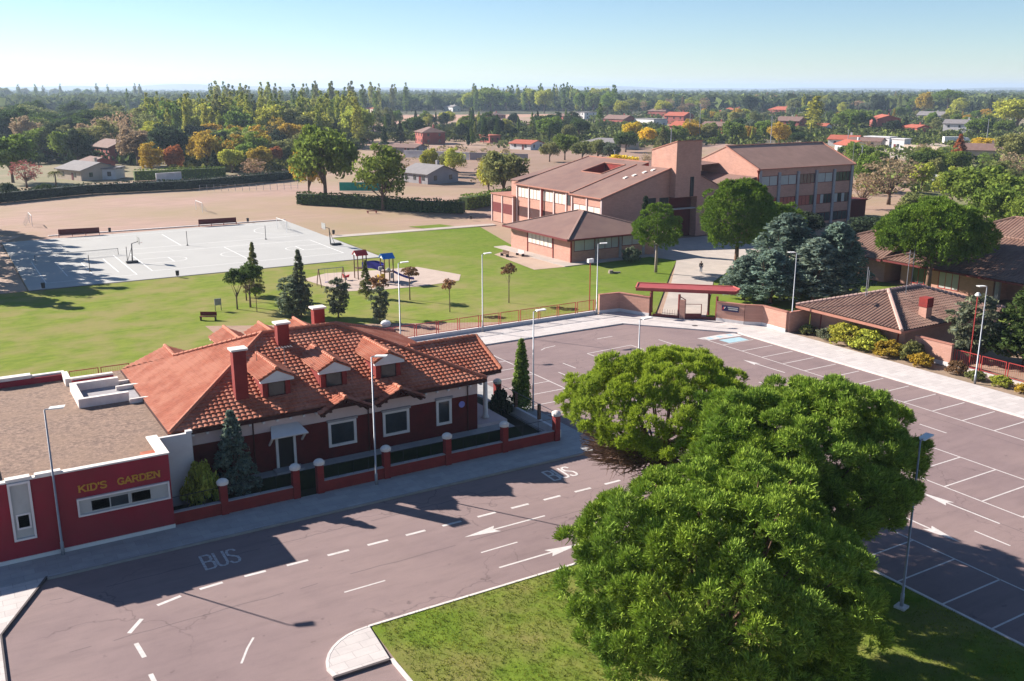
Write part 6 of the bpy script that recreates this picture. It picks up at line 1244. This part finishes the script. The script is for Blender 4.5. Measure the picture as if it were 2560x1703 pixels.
HS = [(268, 372, 17, 11, 5.6, 2.4, 'w_brick', 'r_brown', 'red brick two storey house among trees at the left', .2, False, 4), (225, 392, 10, 8, 3, 1.4, 'w_brick', 'r_brown', 'low brick wing in front of the left brick house', .2, False, 2),
 (205, 410, 14, 12, 3.0, 2.0, 'w_cream', 'r_grey', 'grey roofed bungalow behind the long dark hedge', .35, False, 2), (250, 410, 8, 7, 2.9, .3, 'w_white', 'r_grey', 'white garage block beside the grey roofed bungalow', -.5, False, 1),
 (990, 418, 12, 11, 2.8, 2.2, 'w_grey', 'r_grey', 'dark grey roofed house in shade behind the field hedge', .2, False, 3), (990, 330, 15, 11, 5.6, 2.2, 'w_brick', 'r_brown', 'brick farmhouse with brown hipped roof behind a white wall', -.2, True, 3), (940, 350, 13, 9, 2.2, 1.2, 'w_grey', 'r_brown', 'low tin roofed shed left of the brick farmhouse', .5, False, 2),
 (1213, 343, 12, 9, 2.6, 1.4, 'w_white', 'r_red', 'small white barn with open dark front left of the orchard', .3, False, 2), (1128, 327, 10, 6, 3.2, .4, 'w_brick', 'r_red', 'low orange brick shed beside the purple tree', 0, False, 2), (1135, 272, 20, 14, 3, 2, 'w_brick', 'r_brown', 'wide brown roofed house above the garden trees', 0, True, 4),
 (1345, 274, 16, 14, 5.6, .4, 'w_white', 'r_grey', 'white flat roofed house left of the tall dense poplar', .1, False, 3), (1305, 284, 12, 9, 5.5, 1.6, 'w_brick', 'r_brown', 'dark red brick house left of the white flat one', .1, False, 2), (1240, 300, 12, 9, 4, 1.6, 'w_brick', 'r_brown', 'dark brick house half hidden in conifers', .1, False, 2),
 (1425, 288, 22, 12, 4.5, 2.6, 'w_brick', 'r_brown', 'red brick house with brown roof left of the white modern one', .1, False, 4), (1497, 290, 22, 12, 4.8, .4, 'w_white', 'r_grey', 'white modern flat roofed house in the village', .0, False, 4), (1562, 285, 18, 12, 6, 2.6, 'w_brick', 'r_red', 'tall red house right of the white modern one', .2, False, 3), (1578, 318, 14, 10, 6.5, 2.4, 'w_brick', 'r_red', 'dark red brick house in front of the tall red one', .2, False, 2),
 (1405, 341, 22, 12, 2.8, 1.6, 'w_cream', 'r_grey', 'cream bungalow with pale grey hipped roof behind the orchard', .4, True, 4), (1648, 312, 14, 11, 5.5, 2.2, 'w_brick', 'r_brown', 'red brick house beside the tall masts', .3, False, 2), (1690, 268, 24, 14, 5, 3, 'w_brick', 'r_red', 'red hipped roof house on the far village edge', .2, True, 4), (1520, 268, 22, 12, 5, 2.6, 'w_brick', 'r_brown', 'brown roofed brick house at the back of the village', .2, True, 4),
 (1800, 264, 24, 14, 5, 3, 'w_brick', 'r_red', 'brick house with red roof left of the broad poplar', .1, True, 4), (1820, 298, 16, 12, 5.6, 2.6, 'w_brick', 'r_brown', 'dark red house just left of the broad pale poplar', .3, False, 3), (1890, 303, 10, 7, 3.6, 1.5, 'w_white', 'r_red', 'small white house with red roof right of the broad poplar', .2, False, 2), (1842, 272, 12, 9, 4.8, .4, 'w_white', 'r_grey', 'small white flat house behind the broad poplar', .2, False, 2),
 (2035, 300, 30, 14, 7.5, 2.2, 'w_brick', 'r_red', 'big long red house with two rows of red roof', -.75, False, 5), (2105, 304, 18, 10, 3, 1.6, 'w_brick', 'r_red', 'low red roofed house right of the big long red house', -.3, False, 3), (2145, 278, 20, 14, 4.5, 3, 'w_grey', 'r_grey', 'blue grey roofed house behind the garden trees', .3, False, 3), (2212, 308, 18, 12, 6, 2.2, 'w_white', 'r_grey', 'white house with dark blue grey roof at the right', .4, False, 3),
 (1945, 335, 13, 10, 3, 1.8, 'w_white', 'r_red', 'shed with orange red roof among the yards', .4, False, 2), (1962, 350, 12, 10, 3.2, 1.8, 'w_white', 'r_red', 'white gabled shed with brown red roof behind the school wing', -.4, False, 2), (1995, 338, 14, 9, 2.8, 1.4, 'w_cream', 'r_brown', 'brown roofed low shed left of the white box', .4, False, 2), (2025, 336, 13, 6, 4.0, .2, 'w_white', 'w_white', 'long white box shed in the pale yard', .1, False, 1), (2073, 343, 6, 5, 4.2, .2, 'w_white', 'w_white', 'small square white shed in the pale yard', .1, False, 1),
 (2262, 366, 16, 11, 3.6, 2.2, 'w_cream', 'r_brown', 'stone coloured house with brown roof at the right', .5, False, 3), (2143, 392, 7, 6, 2.6, 1.2, 'w_grey', 'r_grey', 'small dark shed with grey roof in the right garden', .3, False, 1), (2149, 434, 3, 3, 3.2, .1, 'w_white', 'w_white', 'narrow white booth right of the half bare tree', .3, False, 1), (1700, 248, 30, 16, 6, 3, 'w_brick', 'r_red', 'large red house furthest back in the village', .3, True, 4), (2050, 266, 14, 10, 4, 2, 'w_cream', 'r_red', 'cream house with orange roof behind the big red house', .3, False, 2), (1755, 300, 26, 5, 2.6, .3, 'w_brick', 'r_red', 'long low red roofed carport in the village', -.5, False, 2), (1440, 375, 14, 3, 1.6, .2, 'w_brick', 'w_white', 'low shed with flat pale roof behind the school', -.9, False, 1),
 (860, 258, 20, 10, 4, 2, 'w_cream', 'r_red', 'far white farm with red roof beside the poplars', 0, False, 3), (1040, 256, 24, 10, 5, 2, 'w_white', 'r_grey', 'far white barn beyond the pink field', 0, False, 3), (2275, 222, 60, 20, 8, 4, 'w_brick', 'r_red', 'far red roofs on the right horizon', 0, False, 5)]
for a in HS:
    far_house(*a[:9], rot=a[9], hip=a[10], win=a[11], flat=a[5] <= .45, chim=a[5] > 1.5)
for (xa, ya, xb, yb_, h, lb, m_) in ((930, 362, 1080, 368, 2.6, 'long white garden wall in front of the brick farmhouse', 'w_white'), (1082, 368, 1215, 372, 2.6, 'grey continuation of the white farmhouse wall', 'w_grey'), (1660, 320, 1790, 316, 2, 'low pale wall along the village street', 'w_grey'), (2080, 345, 2165, 350, 2.2, 'pale tan wall along the yard left of the truck', 'w_cream'), (360, 418, 418, 414, 2.2, 'white curved canopy wall behind the dark hedge', 'w_white')):
    a = Vector((*D(xa, ya), 0)); b = Vector((*D(xb, yb_), 0)); t = thing('yard_wall', lb, 'wall', tuple(a)); p = MB().bar(a+Vector((0, 0, h/2)), b+Vector((0, 0, h/2)), .35, h).obj('wall_panel', M[m_], t); MB().bar(a+Vector((0, 0, h+.05)), b+Vector((0, 0, h+.05)), .5, .12).obj('coping', M[m_], p)
# truck in the yard
x, y = D(2200, 333); TR = thing('lorry', 'white lorry parked in the pale yard by the rusty tree', 'lorry', (x, y, 0), rz=-.6)
MB().box(-6, -1.25, 1.0, 3.2, 1.25, 3.7).obj('cargo_box', M['lampw'], TR, local=True)
MB().add([(3.4,-1.2,.7),(6,-1.2,.7),(6,1.2,.7),(3.4,1.2,.7),(3.4,-1.2,3.2),(5.3,-1.2,3.2),(5.3,1.2,3.2),(3.4,1.2,3.2),(6,-1.2,1.9),(6,1.2,1.9)], [(3,2,1,0),(4,5,6,7),(0,1,8,5,4),(1,2,9,8),(5,8,9,6),(2,3,7,6,9),(3,0,4,7)]).obj('cab', M['lampw'], TR, local=True)
MB().box(-6, -1.0, .7, 6, 1.0, .98).obj('chassis', M['black'], TR, local=True)
for wx in (-5, -3.8, 4.6):
    for wy in (-1.1, 1.1): MB().tube([(wx, wy-.15, .5), (wx, wy+.15, .5)], .5, 12).obj('wheel', M['black'], TR, local=True)
# distant masts
for i, (xd, yb, yt, lb) in enumerate(((1609, 326, 239, 'tallest pale mast rising beside the school tower'), (1586, 326, 258, 'shorter pale mast left of the tallest one'), (1543, 360, 295, 'thin pole left of the school tower'), (1773, 340, 268, 'lamp mast behind the right school wing'), (1950, 342, 300, 'thin grey pole by the village sheds'), (1980, 400, 335, 'thin pole at the right end of the school wing'), (2270, 330, 275, 'grey pole left of the right field'), (1414, 395, 345, 'thin pole behind the sloping school roof'))):
    x, y = D(xd, yb); h = (yb-yt)/(yb-202.6)*26; t = thing('mast', lb, 'mast', (x, y, 0)); MB().tube([(x, y, 0), (x, y, h)], [.22, .12], 6).obj('pole', M['steel'], t); MB().box(x-.5, y-.2, h-.15, x+.5, y+.2, h+.05).obj('head', M['steel'], t)
# ------------------------------------------------------------------ haze
hz = MB().box(-15900, -15900, -1.2, 15900, 15900, 82).obj('haze', None, kind='stuff')
tag(hz, 'thin pale blue air between the camera and the far hills', 'haze')
m = bpy.data.materials.new('haze'); m.use_nodes = True; t = m.node_tree; t.nodes.remove(t.nodes['Principled BSDF'])
pv = t.nodes.new('ShaderNodeVolumePrincipled'); pv.inputs['Color'].default_value = (.62, .78, 1, 1); pv.inputs['Density'].default_value = .00012; pv.inputs['Anisotropy'].default_value = .2
t.links.new(pv.outputs[0], t.nodes['Material Output'].inputs['Volume']); hz.data.materials.append(m)
